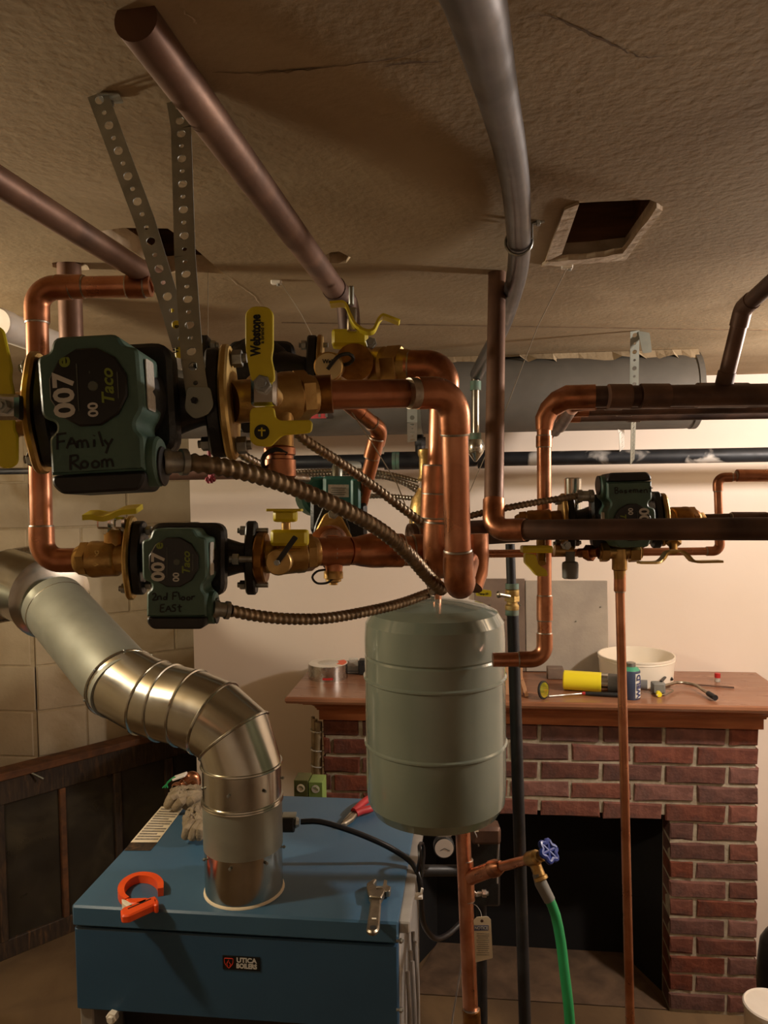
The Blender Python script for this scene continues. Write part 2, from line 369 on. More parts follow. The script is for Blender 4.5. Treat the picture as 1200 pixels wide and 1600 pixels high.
# ceiling with broken holes
def hole_poly(px): return [PZ(a, b, ZC) for a, b in px]
holes = [hole_poly([(852, 409), (858, 388), (872, 350), (880, 326), (905, 317), (940, 315), (1015, 312), (1034, 320), (1012, 352), (977, 399), (920, 405)]),
         hole_poly([(158, 361), (190, 356), (262, 357), (300, 384), (350, 428), (300, 424), (262, 427), (215, 397)]),
         hole_poly([(506, 399), (518, 394), (530, 393), (548, 402), (541, 411), (528, 412), (515, 411)])]
hc = PZ(110, 416, ZC); holes.append([hc + V((math.cos(t) * r, math.sin(t) * r, 0)) for t, r in [(i * math.pi / 7, random.uniform(.028, .036)) for i in range(14)]])
bm = bmesh.new()
def loop(pts):
    vs = [bm.verts.new(p) for p in pts]
    for i in range(len(vs)): bm.edges.new((vs[i], vs[(i + 1) % len(vs)]))
loop([V((X0, Y0, ZC)), V((X1, Y0, ZC)), V((X1, 4.2, ZC)), V((X0, 4.2, ZC))])
for h in holes: loop(h)
bmesh.ops.triangle_fill(bm, use_beauty=True, use_dissolve=False, edges=bm.edges[:], normal=(0, 0, -1))
inside = []
from mathutils.geometry import intersect_point_tri_2d
def inpoly(p, poly):
    c = False; n = len(poly)
    for i in range(n):
        a, b = poly[i], poly[i - 1]
        if (a.y > p.y) != (b.y > p.y) and p.x < (b.x - a.x) * (p.y - a.y) / (b.y - a.y) + a.x: c = not c
    return c
bad = [f for f in bm.faces if any(inpoly(f.calc_center_median(), h) for h in holes)]
bmesh.ops.delete(bm, geom=bad, context='FACES_ONLY')
for f in bm.faces:
    if f.normal.z > 0: f.normal_flip()
me = bpy.data.meshes.new('ceiling'); bm.to_mesh(me); bm.free(); me.materials.append(MT['plaster'])
ceil = bpy.data.objects.new('ceiling', me); C.objects.link(ceil); ceil['kind'] = 'structure'
for i, h in enumerate(holes):
    T = .03; rim = MB(); n = len(h)
    for k in range(n):
        a, b = h[k], h[(k + 1) % n]; rim.quad(a, b, b + V((0, 0, T)), a + V((0, 0, T)))
    rim.build('broken_edge', 'plaster_raw', ceil, ang=None)
    c = sum(h, V()) / n; hx = max(p.x for p in h) - min(p.x for p in h); hy = max(p.y for p in h) - min(p.y for p in h)
    cav = MB(); x, y = hx * .52 + .02, hy * .52 + .02; z0, z1 = ZC + T, ZC + .26
    pts = [V((c.x - x, c.y - y, z0)), V((c.x + x, c.y - y, z0)), V((c.x + x, c.y + y, z0)), V((c.x - x, c.y + y, z0))]; up = [p + V((0, 0, z1 - z0)) for p in pts]
    for k in range(4): cav.quad(pts[k], pts[(k + 1) % 4], up[(k + 1) % 4], up[k])
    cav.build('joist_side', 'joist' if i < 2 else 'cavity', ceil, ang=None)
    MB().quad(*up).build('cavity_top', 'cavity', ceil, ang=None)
# broken plaster lip at the square hole
for pts in ([(852, 409), (860, 385), (882, 327), (905, 318), (878, 396)],):
    q = [PZ(a, b, ZC - .003) for a, b in pts]; m = MB(); m.prism([(p.x, p.y) for p in q], V((0, 0, ZC - .004)), V((1, 0, 0)), V((0, 1, 0)), V((0, 0, 1)), .02); m.build('plaster_lip', 'plaster_raw', ceil, ang=None)
q = [(848, 412), (920, 407), (978, 401), (1036, 322), (1026, 318), (972, 391), (918, 399), (856, 404)]
q = [PZ(a + random.uniform(-1.6, 1.6), b + random.uniform(-1.6, 1.6), ZC) for i in range(len(q)) for a, b in [(q[i][0] + (q[(i + 1) % len(q)][0] - q[i][0]) * k / 4, q[i][1] + (q[(i + 1) % len(q)][1] - q[i][1]) * k / 4) for k in range(4 if i not in (3, 7) else 1)]]; MB().prism([(p.x, p.y) for p in q], V((0, 0, ZC - .006)), V((1, 0, 0)), V((0, 1, 0)), V((0, 0, 1)), .01).build('plaster_lip', 'plaster_raw', ceil, ang=None)
# cracks and the board seam
def crack(px, w0, m='crack', name='crack'):
    pts = []
    for i in range(len(px) - 1):
        a, b = PZ(*px[i], ZC - .0008), PZ(*px[i + 1], ZC - .0008); n = 5
        for k in range(n):
            p = a.lerp(b, k / n); pts.append(p + V((random.uniform(-1, 1), random.uniform(-1, 1), 0)) * w0 * .8)
    pts.append(PZ(*px[-1], ZC - .0008))
    mb = MB(); vs = []; N = len(pts)
    for i, p in enumerate(pts):
        t = (pts[min(i + 1, N - 1)] - pts[max(i - 1, 0)]).normalized(); s = V((-t.y, t.x, 0)); k = w0 * random.uniform(.25, .7) * (0.3 + math.sin(math.pi * i / (N - 1)))
        vs += [p + s * k, p - s * k]
    mb.add(vs, [(2 * i, 2 * i + 1, 2 * i + 3, 2 * i + 2) for i in range(N - 1)]); mb.build(name, m, ceil, ang=None)
crack([(330, 112), (400, 115), (470, 108), (540, 102), (620, 92), (690, 66)], .0016)
crack([(400, 117), (450, 112), (500, 106)], .002)
crack([(820, 28), (860, 24), (890, 38), (930, 58), (970, 76), (1000, 90), (1040, 88)], .0018)
crack([(600, 104), (640, 98), (690, 96)], .002)
crack([(350, 428), (375, 448), (398, 463), (408, 478)], .002, 'plaster_raw', 'chipped_edge')
crack([(285, 16), (300, 30), (306, 38)], .002, 'plaster_raw', 'chipped_edge')
mb = MB().ribbon([PZ(440, 504, ZC - .001), PZ(1260, 517, ZC - .001)], V((0, 0, 1)), .006, .002); mb.build('board_seam', 'crack', ceil, ang=None)

# ---------------------------------------------------------------- fireplace
FXL, FXR = PY(506, 1200, YB).x, PY(1185, 1200, YB).x
OXR = PY(1047, 1300, YB).x; OXL = FXL + (FXR - OXR); OZ = PY(930, 1274, YB).z
ZMB = PY(1000, 1134, YB).z                 # top of the brick courses
fp = thing('brick_fireplace', 'red brick fireplace with black open firebox under the wooden mantel', 'fireplace', ((FXL + FXR) / 2, YB, 0))
rec = .007; m = MB(); yb = YB + rec; dpt = YW - .002 - yb
m.box(((FXL + OXL) / 2 + .003, yb + dpt / 2, ZMB / 2), (OXL - FXL - .008, dpt, ZMB)); m.box(((FXR + OXR) / 2 - .003, yb + dpt / 2, ZMB / 2), (FXR - OXR - .008, dpt, ZMB))
m.box(((OXL + OXR) / 2, yb + .1, (ZMB + OZ) / 2 + .004), (OXR - OXL + .02, .2, ZMB - OZ - .008)); m.build('mortar', 'mortar', fp, ang=None)
m = MB(); q = [V((OXL - .002, YB + .11, 0)), V((OXL + .1, YW - .01, 0)), V((OXR - .1, YW - .01, 0)), V((OXR + .002, YB + .11, 0))]
for k in range(3): a, b = q[k], q[k + 1]; m.quad(a, b, b + V((0, 0, OZ + .05)), a + V((0, 0, OZ + .05)))
m.quad(*[p + V((0, 0, OZ + .04)) for p in q]); m.build('firebox_lining', 'soot', fp, ang=None)
MB().quad(*[p + V((0, 0, .004)) for p in (V((OXL, YB + .01, 0)), V((OXR, YB + .01, 0)), q[2], q[1])]).build('firebox_floor', 'hearth', fp, ang=None)
BH, BP, BL, BJ = .056, .0677, .2, .013
rnd = random.Random(5); CACHE = {}
def brick_mesh(L, var, dep_=.1):
    key = (round(L, 3), var)
    if key in CACHE: return CACHE[key]
    r = random.Random(hash(key) % 9999); hx, hz, c = L / 2, BH / 2, .004; vs = []
    for y, ins in ((dep_, 0), (c, 0), (0, c)):
        k = []
        for sx, sz in ((-1, -1), (0, -1), (1, -1), (1, 1), (0, 1), (-1, 1)):
            j = .0032 if y < dep_ else 0
            k.append(V((sx * (hx - ins) + r.uniform(-j, j), y + r.uniform(-j, j) * .7, sz * (hz - ins) + r.uniform(-j, j))))
        vs += k
    fs = [(i * 6 + k, i * 6 + (k + 1) % 6, (i + 1) * 6 + (k + 1) % 6, (i + 1) * 6 + k) for i in range(2) for k in range(6)] + [tuple(range(6)), tuple(range(17, 11, -1))]
    me = bpy.data.meshes.new('brick'); me.from_pydata(vs, [], fs); b = bmesh.new(); b.from_mesh(me); bmesh.ops.recalc_face_normals(b, faces=b.faces); b.to_mesh(me); b.free(); me.materials.append(MT['brick']); CACHE[key] = me; return me
def brick(xa, xb, zc, y=YB):
    L = xb - xa
    if L < .025: return
    o = bpy.data.objects.new('brick', brick_mesh(L, rnd.randrange(4))); C.objects.link(o); o.parent = fp
    o.location = V(((xa + xb) / 2, y + rnd.uniform(-.002, .002), zc)) - V(ROOTM[fp.name].translation); o.rotation_euler = (0, rnd.uniform(-.006, .006), 0)
row = 0; z = ZMB - .006
while z - BH > -.03:
    zc = z - BH / 2; spans = [(FXL, FXR)] if zc > OZ else [(FXL, OXL), (OXR, FXR)]
    for a, b in spans:
        if b == FXR:                        # laid from the right end
            x = b; first = BL / 2 - BJ / 2 if row % 2 == 0 else BL
            while x > a + .01:
                x2 = max(a, x - first); brick(x2, x, zc); x = x2 - BJ; first = BL
        else:
            x = a; first = BL / 2 - BJ / 2 if row % 2 == 0 else BL
            while x < b - .01:
                x2 = min(b, x + first); brick(x, x2, zc); x = x2 + BJ; first = BL
    z -= BP; row += 1
# mantel
ZM = PY(828, 1097, YB - .113).z
mt = thing('mantel_shelf', 'wide polished wooden mantel shelf with moulded edge on top of the brick fireplace', 'mantel', ((FXL + FXR) / 2, YB, ZMB))
def ringprof(prof):
    m = MB(); vs = []
    for o, z in prof:
        vs += [V((FXL - o, YW - .001, z)), V((FXL - o, YB - o, z)), V((FXR + o, YB - o, z)), V((FXR + o, YW - .001, z))]
    n = len(prof); fs = [(i * 4 + k, i * 4 + (k + 1) % 4, (i + 1) * 4 + (k + 1) % 4, (i + 1) * 4 + k) for i in range(n - 1) for k in range(4)] + [(0, 1, 2, 3), tuple((n - 1) * 4 + k for k in range(4))]
    return m.add(vs, fs)
T = ZM
ringprof([(.098, T - .026), (.108, T - .023), (.113, T - .014), (.112, T - .004), (.107, T)]).build('shelf_board', 'mantel_top', mt, ang=25)
ringprof([(.012, ZMB), (.012, T - .074), (.018, T - .072), (.020, T - .064)]).build('lower_moulding', 'mantel_wood', mt, ang=25)
ringprof([(.022, T - .064), (.026, T - .056), (.036, T - .048), (.052, T - .043), (.060, T - .041), (.062, T - .036), (.072, T - .035), (.078, T - .030), (.090, T - .027), (.092, T - .0262)]).build('upper_moulding', 'mantel_wood', mt, ang=25)
# ---------------------------------------------------------------- pipe helpers
def hem(m, p, d, r, w=.004): m.tube([p - d * w, p - d * w * .4, p + d * w * .4, p + d * w], [r * 1.0, r * 1.03, r * 1.03, r * 1.0], 18)
def pipe_run(root, pts, r, mp='copper', mf='copper_fit', R=None, fit=1.12, sock=None, solder=True, ends=(0, 0), plain=False):
    """straight lengths as 'pipe' parts, each corner as an 'elbow' part with sockets"""
    pts = [V(p) for p in pts]; R = R or r * 2.0; sock = sock if sock is not None else r * 1.1; cut = []
    for i in range(1, len(pts) - 1):
        a, b = (pts[i - 1] - pts[i]).normalized(), (pts[i + 1] - pts[i]).normalized()
        ang = a.angle(b); k = min(R / max(math.tan(ang / 2), .2), R * 1.2, (pts[i - 1] - pts[i]).length * .45, (pts[i + 1] - pts[i]).length * .45)
        A, B = pts[i] + a * k, pts[i] + b * k; arc = []
        n1 = (pts[i] - A); 
        for j in range(11):
            t = j / 10; arc.append(A.lerp(pts[i], t).lerp(pts[i].lerp(B, t), t) if ang > 2.2 else None)
        if ang <= 2.2:                       # true arc
            h = (a + b).normalized(); cc = pts[i] + h * (k / math.cos(ang / 2)); rad = (A - cc); ax = rad.cross(B - cc).normalized(); th = rad.angle(B - cc)
            arc = [cc + Matrix.Rotation(th * j / 10, 3, ax) @ rad for j in range(11)]
        if plain: cut.append((A, B, arc)); continue
        e = MB(); s = min(sock, (pts[i - 1] - A).length * .8, (pts[i + 1] - B).length * .8)
        path = [A + a * s, A + a * s * .98] + arc + [B + b * s * .98, B + b * s]
        e.tube(path, [r * 1.02] + [r * fit] * (len(path) - 2) + [r * 1.02], 20); el = e.build('elbow', mf, root)
        if solder:
            for p_, d_ in ((A + a * s, a), (B + b * s, b)): q = MB(); hem(q, p_, d_, r * 1.07, .002); q.build('solder_ring', 'solder', el)
        cut.append((A, B, arc))
    if plain:
        path = [pts[0]]
        for A, B, arc in cut: path += arc
        path.append(pts[-1]); MB().tube(path, r, 18).build('pipe', mp, root); return
    cur = pts[0]; mps = mp if isinstance(mp, list) else [mp] * len(pts)
    for k, (A, B, arc) in enumerate(cut):
        MB().cyl(cur, A, r, seg=20).build('pipe', mps[k], root); cur = B
    MB().cyl(cur, pts[-1], r, seg=20).build('pipe', mps[len(cut)], root)
def coupling(root, p, d, r, L, m='copper_fit', fit=1.12, name='coupling', solder=True):
    p = V(p); d = V(d).normalized(); MB().tube([p - d * L / 2, p - d * L * .49, p + d * L * .49, p + d * L / 2], [r, r * fit, r * fit, r], 20).build(name, m, root)
    if solder:
        for p_ in (p - d * L / 2, p + d * L / 2): q = MB(); hem(q, p_, d, r * 1.06, .0018); q.build('solder_ring', 'solder', root)
def hexprism(m, a, b, r): m.tube([a, a.lerp(b, .06), a.lerp(b, .94), b], [r * .93, r, r, r * .93], 6)
def bolt(root, p, d, r=.006, L=.02, name='bolt', m='zinc'):
    p = V(p); d = V(d).normalized(); q = MB(); hexprism(q, p, p + d * r * 1.1, r); q.cyl(p - d * L, p + d * r * 1.6, r * .55, seg=10); q.build(name, m, root, ang=30)
def flex(name, label, pts, r, m='flex', pitch=.0085, group=None, conn=None, seg=10):
    pts = [V(p) for p in pts]; t = thing(name, label, 'conduit', pts[0], group=group)
    MB().tube(spline(pts, pitch / 5), r, seg, wav=(pitch, .12)).build('spiral_sheath', m, t, ang=60)
    return t
def strap_mb(p0, p1, nrm, wd, th=.0012, cell=.0125, phase=0, bigr=.0042, smr=.0022):
    p0, p1 = V(p0), V(p1); L = (p1 - p0).length; u = (p1 - p0).normalized(); n = V(nrm); n = (n - u * n.dot(u)).normalized(); s = n.cross(u); m = MB()
    N = max(1, round(L / cell)); c = L / N; K = 16
    for i in range(N):
        o = p0 + u * (c * (i + .5)); r = bigr if (i + phase) % 2 == 0 else smr
        out = [(c / 2, wd * (j / 4 - .5)) for j in range(4)] + [(c * (.5 - j / 4), wd / 2) for j in range(4)] + [(-c / 2, wd * (.5 - j / 4)) for j in range(4)] + [(c * (j / 4 - .5), -wd / 2) for j in range(4)]
        inn = [(x * r / math.hypot(x, y), y * r / math.hypot(x, y)) for x, y in out]
        for tt in (0, 1):
            vs = [o + u * x + s * y + n * (th * (tt - .5)) for x, y in out + inn]; m.add(vs, [(k, (k + 1) % K, K + (k + 1) % K, K + k) for k in range(K)])
        vs = [o + u * x + s * y + n * (th * (tt - .5)) for tt in (0, 1) for x, y in inn]; m.add(vs, [(k, (k + 1) % K, K + (k + 1) % K, K + k) for k in range(K)])
    for b in (-1, 1):
        e = s * (b * wd / 2); m.quad(p0 + e - n * th / 2, p1 + e - n * th / 2, p1 + e + n * th / 2, p0 + e + n * th / 2)
    return m
def lever(root, piv, dirv, up, L, wd, th=.004, name='handle', m='yellow', step=.0, tip=True):
    """flat coated lever with rounded tip lying along dirv, broad face along up"""
    d, n = V(dirv).normalized(), V(up); n = (n - d * n.dot(d)).normalized(); s = n.cross(d)
    poly = [(0, -wd * .36), (L * .25, -wd * .36), (L * .36, -wd * .5), (L * .9, -wd * .5), (L, -wd * .2), (L, wd * .2), (L * .9, wd * .5), (L * .36, wd * .5), (L * .25, wd * .36), (0, wd * .36)]
    return MB().prism(rp(poly, wd * .18, 3), V(piv) - n * th / 2, d, s, n, th, th * .3).build(name, m, root)

# ---------------------------------------------------------------- circulator pump, local frame: x along the pipe, -y towards the viewer, z up
Xx, Yy, Zz = V((1, 0, 0)), V((0, 1, 0)), V((0, 0, 1))
def diamond(hl, hw, r=.012): return rp([(-hl, -.012), (-hl, .012), (-hw * .45, hw), (hw * .45, hw), (hl, .012), (hl, -.012), (hw * .45, -hw), (-hw * .45, -hw)], [r * .8] * 2 + [r] * 2 + [r * .8] * 2 + [r] * 2, 3)
def pump(M, name, label, lines, flip=False, conn_side=1, tsize=.0135, lettering=True, bolts=True):
    t = thing(name, label, 'pump', M=M, group='green circulator pumps')
    Fm = Matrix.Rotation(math.pi, 3, 'Y') if flip else Matrix.Identity(3)
    def tr(mb): mb.v = [Fm @ p for p in mb.v]; return mb
    v = MB()                                                # volute with necks
    v.lathe((0, .028, 0), (0, -1, 0), [(0, .02), (.004, .036), (.016, .046), (.04, .048), (.052, .046), (.056, .044)], 28)
    v.tube([(-.075, 0, 0), (-.06, 0, 0), (-.04, .004, 0), (0, .006, 0), (.04, .004, 0), (.06, 0, 0), (.075, 0, 0)], [.019, .020, .026, .034, .026, .020, .019], 18)
    v.build('volute', 'black_paint', t, local=True)
    for s in (-1, 1):
        fl = MB().prism(diamond(.049, .026), V((s * .081, 0, 0)), Zz, Yy, V((-s, 0, 0)), .013, .002); f = fl.build('pump_flange', 'black_paint', t, local=True)
        if bolts:
            for z in (-.036, .036): bolt(f, V((s * .070, 0, z)) if False else M @ V((s * .066, 0, z)), M.to_3x3() @ V((-s, 0, 0)), .0065, .03, 'bolt')
    sq = .047
    mo = MB().prism(rp([(-sq, -sq), (sq, -sq), (sq, sq), (-sq, sq)], .016, 5), V((0, -.046, 0)), Xx, Zz, Yy, .026, .004)
    mo.lathe((0, -.02, 0), (0, -1, 0), [(0, .044), (.06, .040), (.068, .038)], 24); tr(mo).build('motor_housing', 'black_paint', t, local=True)
    # green cover: notched outline above, terminal box below
    out = [(-.026, .041), (.023, .041), (.028, .031), (.038, .030), (.039, -.018), (.033, -.026), (.033, -.033), (.038, -.038), (.038, -.064), (-.033, -.064), (-.033, -.035), (-.027, -.031), (-.027, -.024), (-.038, -.020), (-.039, .027), (-.029, .029)]
    cv = MB().prism(rp(out, [.007, .007, .004, .006, .006, .004, .004, .005, .001, .001, .006, .004, .004, .006, .006, .004], 3), V((0, -.105, 0)), Xx, Zz, Yy, .052, .0022)
    cover = tr(cv).build('cover', 'green_paint', t, local=True)
    bs = MB().prism(rp([(-.033, -.0645), (.038, -.0645), (.038, -.070), (.033, -.079), (-.026, -.079), (-.033, -.072)], .004, 3), V((0, -.1045, 0)), Xx, Zz, Yy, .05, .002)
    tr(bs).build('box_base', 'black_plastic', t, local=True)
    bo = MB().lathe((.034, -.080, -.056), (1, 0, 0), [(0, .020), (.009, .020), (.011, .018)], 22); knock = tr(bo).build('knockout_boss', 'green_paint', t, local=True)
    kc = MB().lathe((.0455, -.080, -.060), (1, 0, 0), [(0, .016), (.001, .0155)], 20); tr(kc).build('knockout_disc', 'black_plastic', knock, local=True)
    dc = MB().prism(circ(.0305, 12, 0, 0, math.pi / 12), V((0, -.1085, .001)), Xx, Zz, Yy, .004, .0012); disc = tr(dc).build('label_disc', 'label_black', t, local=True)
    npz = MB().prism(rp([(-.009, -.02), (.011, -.02), (.011, .02), (-.009, .02)], .003, 2), V((.0393, -.083, .004)), Yy, Zz, Xx, .0008); tr(npz).build('nameplate', 'nameplate', t, local=True)
    if lettering:
        o = V((0, -.1086, .001)); U, W = Zz, -Xx                       # print runs up the disc, as on the real cover
        if flip: pass
        for txt, px_, pz_, sz, mm, bd, sh in (('007', -.0175, -.0055, .0215, 'print_white', .0007, 0), ('e', -.0175, .0195, .016, 'print_green', .0004, 0), ('00', .0035, -.0175, .0105, 'print_white', .0003, 0), ('-', .0015, .011, .006, 'print_grey', .0001, 0), ('Taco', .0155, -.001, .013, 'print_green', .0003, .25)):
            tm = text_mb(txt, o + V((px_, 0, pz_)), U, W, sz, .0003, sh, bd, sx=1.05); tr(tm).build('lettering', mm, disc, local=True, ang=None)
        for x_, z_, L_ in ((-.0075, 0, .036), (.023, 0, .02)):
            tr(MB().box(o + V((x_, -.0004, z_)), (.0007, .0004, L_))).build('print_line', 'print_grey', disc, local=True, ang=None)
        tr(MB().lathe(o + V((.004, 0, .0005)), (0, -1, 0), [(0, .004), (.001, .0036)], 10)).build('indicator', 'print_grey', disc, local=True)
    for k, (txt, x_, z_, sz) in enumerate(lines):
        script_mb(txt, V((x_, -.1052, z_)), Xx, Zz, sz).build('handwriting', 'marker', cover, local=True, ang=None)
    return t
def connector(root, p, d, r, L, m='zinc'):
    p, d = V(p), V(d).normalized(); q = MB(); q.lathe(p, d, [(0, r * .95), (L * .12, r * 1.1), (L * .3, r * 1.1), (L * .32, r * .92), (L * .7, r * .92), (L * .72, r * 1.12), (L * .95, r * 1.12), (L, r * .8)], 18); return q.build('connector', m, root)
# ---------------------------------------------------------------- pumps
def pframe(a, b, up=None, turn=False):
    a, b = V(a), V(b); M = frame((a + b) / 2, b - a, z=up or UPV)
    return M @ Matrix.Rotation(math.pi, 4, 'Z') if turn else M
T1 = (P(355, 629, .69) - P(65, 645, .69)).normalized()
up1 = (UPV + RGT * .06).normalized()
M1 = pframe(P(210, 637, .69) - T1 * .081, P(210, 637, .69) + T1 * .081)
pump1 = pump(M1, 'circulator_pump', 'nearest large green pump with Family Room written on its cover', [('FAmily', -.028, -.0445, .0115), ('Room', -.019, -.0605, .0118)], tsize=.0135)
M2 = pframe(P(306, 871.5, 1.02) - RGT * .081, P(306, 871.5, 1.02) + RGT * .081)
pump2 = pump(M2, 'circulator_pump', 'green pump marked 2nd Floor East below the nearest pump', [('2nd Floor', -.026, -.044, .0088), ('EASt', -.017, -.058, .0095)])
T3 = (P(1035, 812, 1.33) - P(880, 816, 1.33)).normalized(); c3 = P(957, 814, 1.33)
M3 = pframe(c3 - T3 * .081, c3 + T3 * .081)
pump3 = pump(M3, 'circulator_pump', 'upside down green pump marked Basement at the right behind the dark pipe', [('BASement'.replace('AS', 'as'), -.027, .046, .0105)], flip=True)
c4 = P(404, 580, 1.06)
pump4 = pump(pframe(c4 - RGT * .081, c4 + RGT * .081, turn=True), 'circulator_pump', 'black backed pump turned away behind the upright yellow lever', [], lettering=False)
c5 = P(528, 800, 1.42); M5 = frame(c5, (RGT * .35 + FWD * .94), z=UPV)
# small teal pump with its flange towards the viewer
t5 = thing('circulator_pump', 'small bright teal pump with white nameplate at the middle of the header', 'pump', P(525, 838, 1.2), group='green circulator pumps')
ax5 = (RGT, FWD, UPV)
MB().box(P(534, 772, 1.38), (.063, .07, .062), ax5, .006).build('terminal_box', 'teal_paint', t5)
MB().box(P(556, 775, 1.335), (.017, .02, .06), ax5, .004).build('box_side', 'teal_paint', t5)
MB().lathe(P(487, 776, 1.42), RGT * .5 - FWD, [(0, .03), (.01, .036), (.04, .036), (.046, .03)], 24).build('motor_cap', 'teal_paint', t5)
MB().box(P(529, 767, 1.336), (.036, .002, .022), ax5).build('nameplate', 'nameplate', t5)
for k in range(4): MB().box(P(529, 762.5 + k * 3.4, 1.334), (.026 - .004 * (k % 2), .0006, .0011), ax5).build('print_line', 'print_grey', t5, ang=None)
m = MB(); m.lathe(P(525, 822, 1.35), FWD, [(0, .03), (.02, .046), (.07, .046), (.09, .036), (.15, .034), (.16, .02)], 24); m.box(P(500, 805, 1.36), (.03, .05, .06), ax5, .006); m.box(P(556, 812, 1.36), (.04, .05, .06), ax5, .006); m.build('volute', 'black_paint', t5)
MB().prism(diamond(.055, .03), P(519, 838, 1.26), UPV, RGT, -FWD, .01, .002).build('pump_flange', 'black_paint', t5)
m = MB(); tri = rp([(-.043, -.028), (-.030, -.040), (.030, -.040), (.043, -.028), (.011, .034), (-.011, .034)], [.01] * 4 + [.01] * 2, 4)
m.prism(tri, P(519, 833, 1.225), RGT, UPV, FWD, .008, .002); m.build('brass_flange', 'brass_pale', t5); bolt(t5, P(521, 803, 1.218), -FWD, .0085, .03)
MB().lathe(P(519, 845, 1.225), -FWD, [(0, .024), (.02, .024), (.03, .026), (.10, .026)], 22).build('flange_neck', 'copper_fit', t5)
m = MB().tube(fil([P(527, 760, 1.40), P(527, 735, 1.40), P(527, 728, 1.42), P(558, 728, 1.55)], .014, 6), .0095, 14); m.build('conduit_elbow', 'galv_dull', t5)

# ---------------------------------------------------------------- flanges and valves on the pump lines
def ball_body(root, a, b, r, name='valve_body', m='brass', hexes=True):
    a, b = V(a), V(b); d = (b - a).normalized(); L = (b - a).length; q = MB()
    q.lathe(a, d, [(0, r * .88), (L * .06, r * .95), (L * .22, r * .95), (L * .24, r * 1.06), (L * .27, r * 1.14), (L * .58, r * 1.14), (L * .61, r * 1.17), (L * .72, r * 1.17), (L * .76, r * .98), (L * .94, r * .96), (L, r * .85)], 26)
    if hexes: hexprism(q, a + d * L * .74, a + d * L * .9, r * 1.18)
    return q.build(name, m, root)
# pump 1, left
v = thing('isolation_valve', 'brass flange valve with yellow handle cut by the left photo edge', 'valve', P(30, 640, .69), group='pump isolation valves')
xl = P(210, 637, .69) - T1 * .0815
MB().prism(diamond(.055, .03, .014), xl, M1.to_3x3() @ Zz, M1.to_3x3() @ Yy, -T1, .008, .002).build('brass_flange', 'brass', v)
ball_body(v, xl - T1 * .005, xl - T1 * .10, .021); MB().cyl(xl - T1 * .09, toX(xl, xl - T1 * .1, X0 + .005), .0143, seg=18).build('pipe_stub', 'copper', v)
for s in (-1, 1): bolt(v, xl - T1 * .008 + (M1.to_3x3() @ Zz) * (.041 * s), -T1, .007, .014)
hp = P(13, 637, .645); MB().box(hp, (.022, .014, .022), (RGT, FWD, UPV), .003).build('stem_plate', 'chrome', v); bolt(v, hp - FWD * .007, -FWD, .0062, .006, 'handle_nut')
lever(v, hp + UPV * .008 - FWD * .002, UPV + RGT * -.22, -FWD, .062, .020, .004); lever(v, hp - UPV * .008 - FWD * .002, -UPV + RGT * .0, -FWD, .043, .019, .004)
MB().tube([hp, P(13, 640, .69)], .008, 12).build('stem', 'brass', v)
# pump 1, right
v = thing('isolation_valve', 'brass valve with tall upright yellow lever beside the nearest pump', 'valve', P(400, 622, .69), group='pump isolation valves')
xr = P(210, 637, .69) + T1 * .0815; Mz, My = M1.to_3x3() @ Zz, M1.to_3x3() @ Yy
MB().prism(diamond(.052, .033, .014), xr, Mz, My, T1, .008, .002).build('brass_flange', 'brass_pale', v)
for s in (-1, 1): bolt(v, xr + T1 * .009 + Mz * (.039 * s), T1, .008, .02)
pv = P(492, 617, .735)
ball_body(v, xr + T1 * .006, pv, .0205)
hexprism(q := MB(), pv - T1 * .03, pv - T1 * .006, .0235); q.build('hex_end', 'bronze', v)
hp = P(413, 607, .63)
MB().box(hp, (.021, .012, .030), (RGT, FWD, UPV), .003).build('stem_plate', 'chrome', v); bolt(v, hp - FWD * .006 + UPV * .002, -FWD, .0072, .006, 'handle_nut')
MB().tube([hp, hp + FWD * .05], .009, 14).build('stem', 'brass', v)
pb = [P(*a, .618) for a in ((393, 598), (430, 598), (428, 575), (424, 560), (427, 545), (427, 488), (418, 479), (394, 478), (383, 488), (383, 540), (386, 562))]
def flatpoly(pts, th, r, m, name, root, ch=.0008):
    o = V(pts[0]); pl = [((p - o).dot(RGT), (p - o).dot(UPV)) for p in pts]
    return MB().prism(rp(pl, r, 3), o, RGT, UPV, FWD, th, ch).build(name, m, root)
hd = flatpoly(pb, .004, .005, 'yellow', 'handle', v)
text_mb('Webstone', P(400, 524, .6178), UPV, -RGT, .0108, .0003, 0, .0005, sx=.72).build('lettering', 'marker', hd, ang=None)
text_mb('a brand of', P(410, 520, .6178), UPV, -RGT, .0042, .0003, 0, .0001).build('lettering', 'marker', hd, ang=None)
hd2 = flatpoly([P(*a, .622) for a in ((390, 637), (428, 634), (430, 652), (438, 657), (484, 656), (488, 660), (487, 676), (440, 680), (430, 690), (422, 698), (398, 696), (390, 688))], .005, .005, 'yellow', 'drain_handle', v)
MB().lathe(P(409, 675, .6215), -FWD, [(0, .0062), (.0003, .006)], 20).build('icon_disc', 'marker', hd2)
MB().box(P(409, 675, .6208), (.0012, .0004, .007), (RGT, FWD, UPV)).build('icon_bar', 'yellow', hd2, ang=None); MB().box(P(409, 672.5, .6208), (.006, .0004, .0012), (RGT, FWD, UPV)).build('icon_bar', 'yellow', hd2, ang=None)
MB().tube([P(437, 640, .71), P(437, 700, .705)], .013, 16).build('drain_port', 'brass', v)
m = MB(); a, b = P(437, 697, .705), P(438, 748, .705); m.lathe(a, b - a, [(0, .012), (.002, .0145), (.008, .0145), (.009, .0125), (.012, .0125), (.013, .0145), (.028, .0145), (.03, .012)], 20); cp = m.build('drain_cap', 'copper_fit', v)
MB().tube(spline([P(448, 708, .695), P(430, 702, .69), P(413, 712, .69), P(411, 728, .695), P(421, 737, .70)], .003), .0022, 8).build('cap_tether', 'black_plastic', cp)
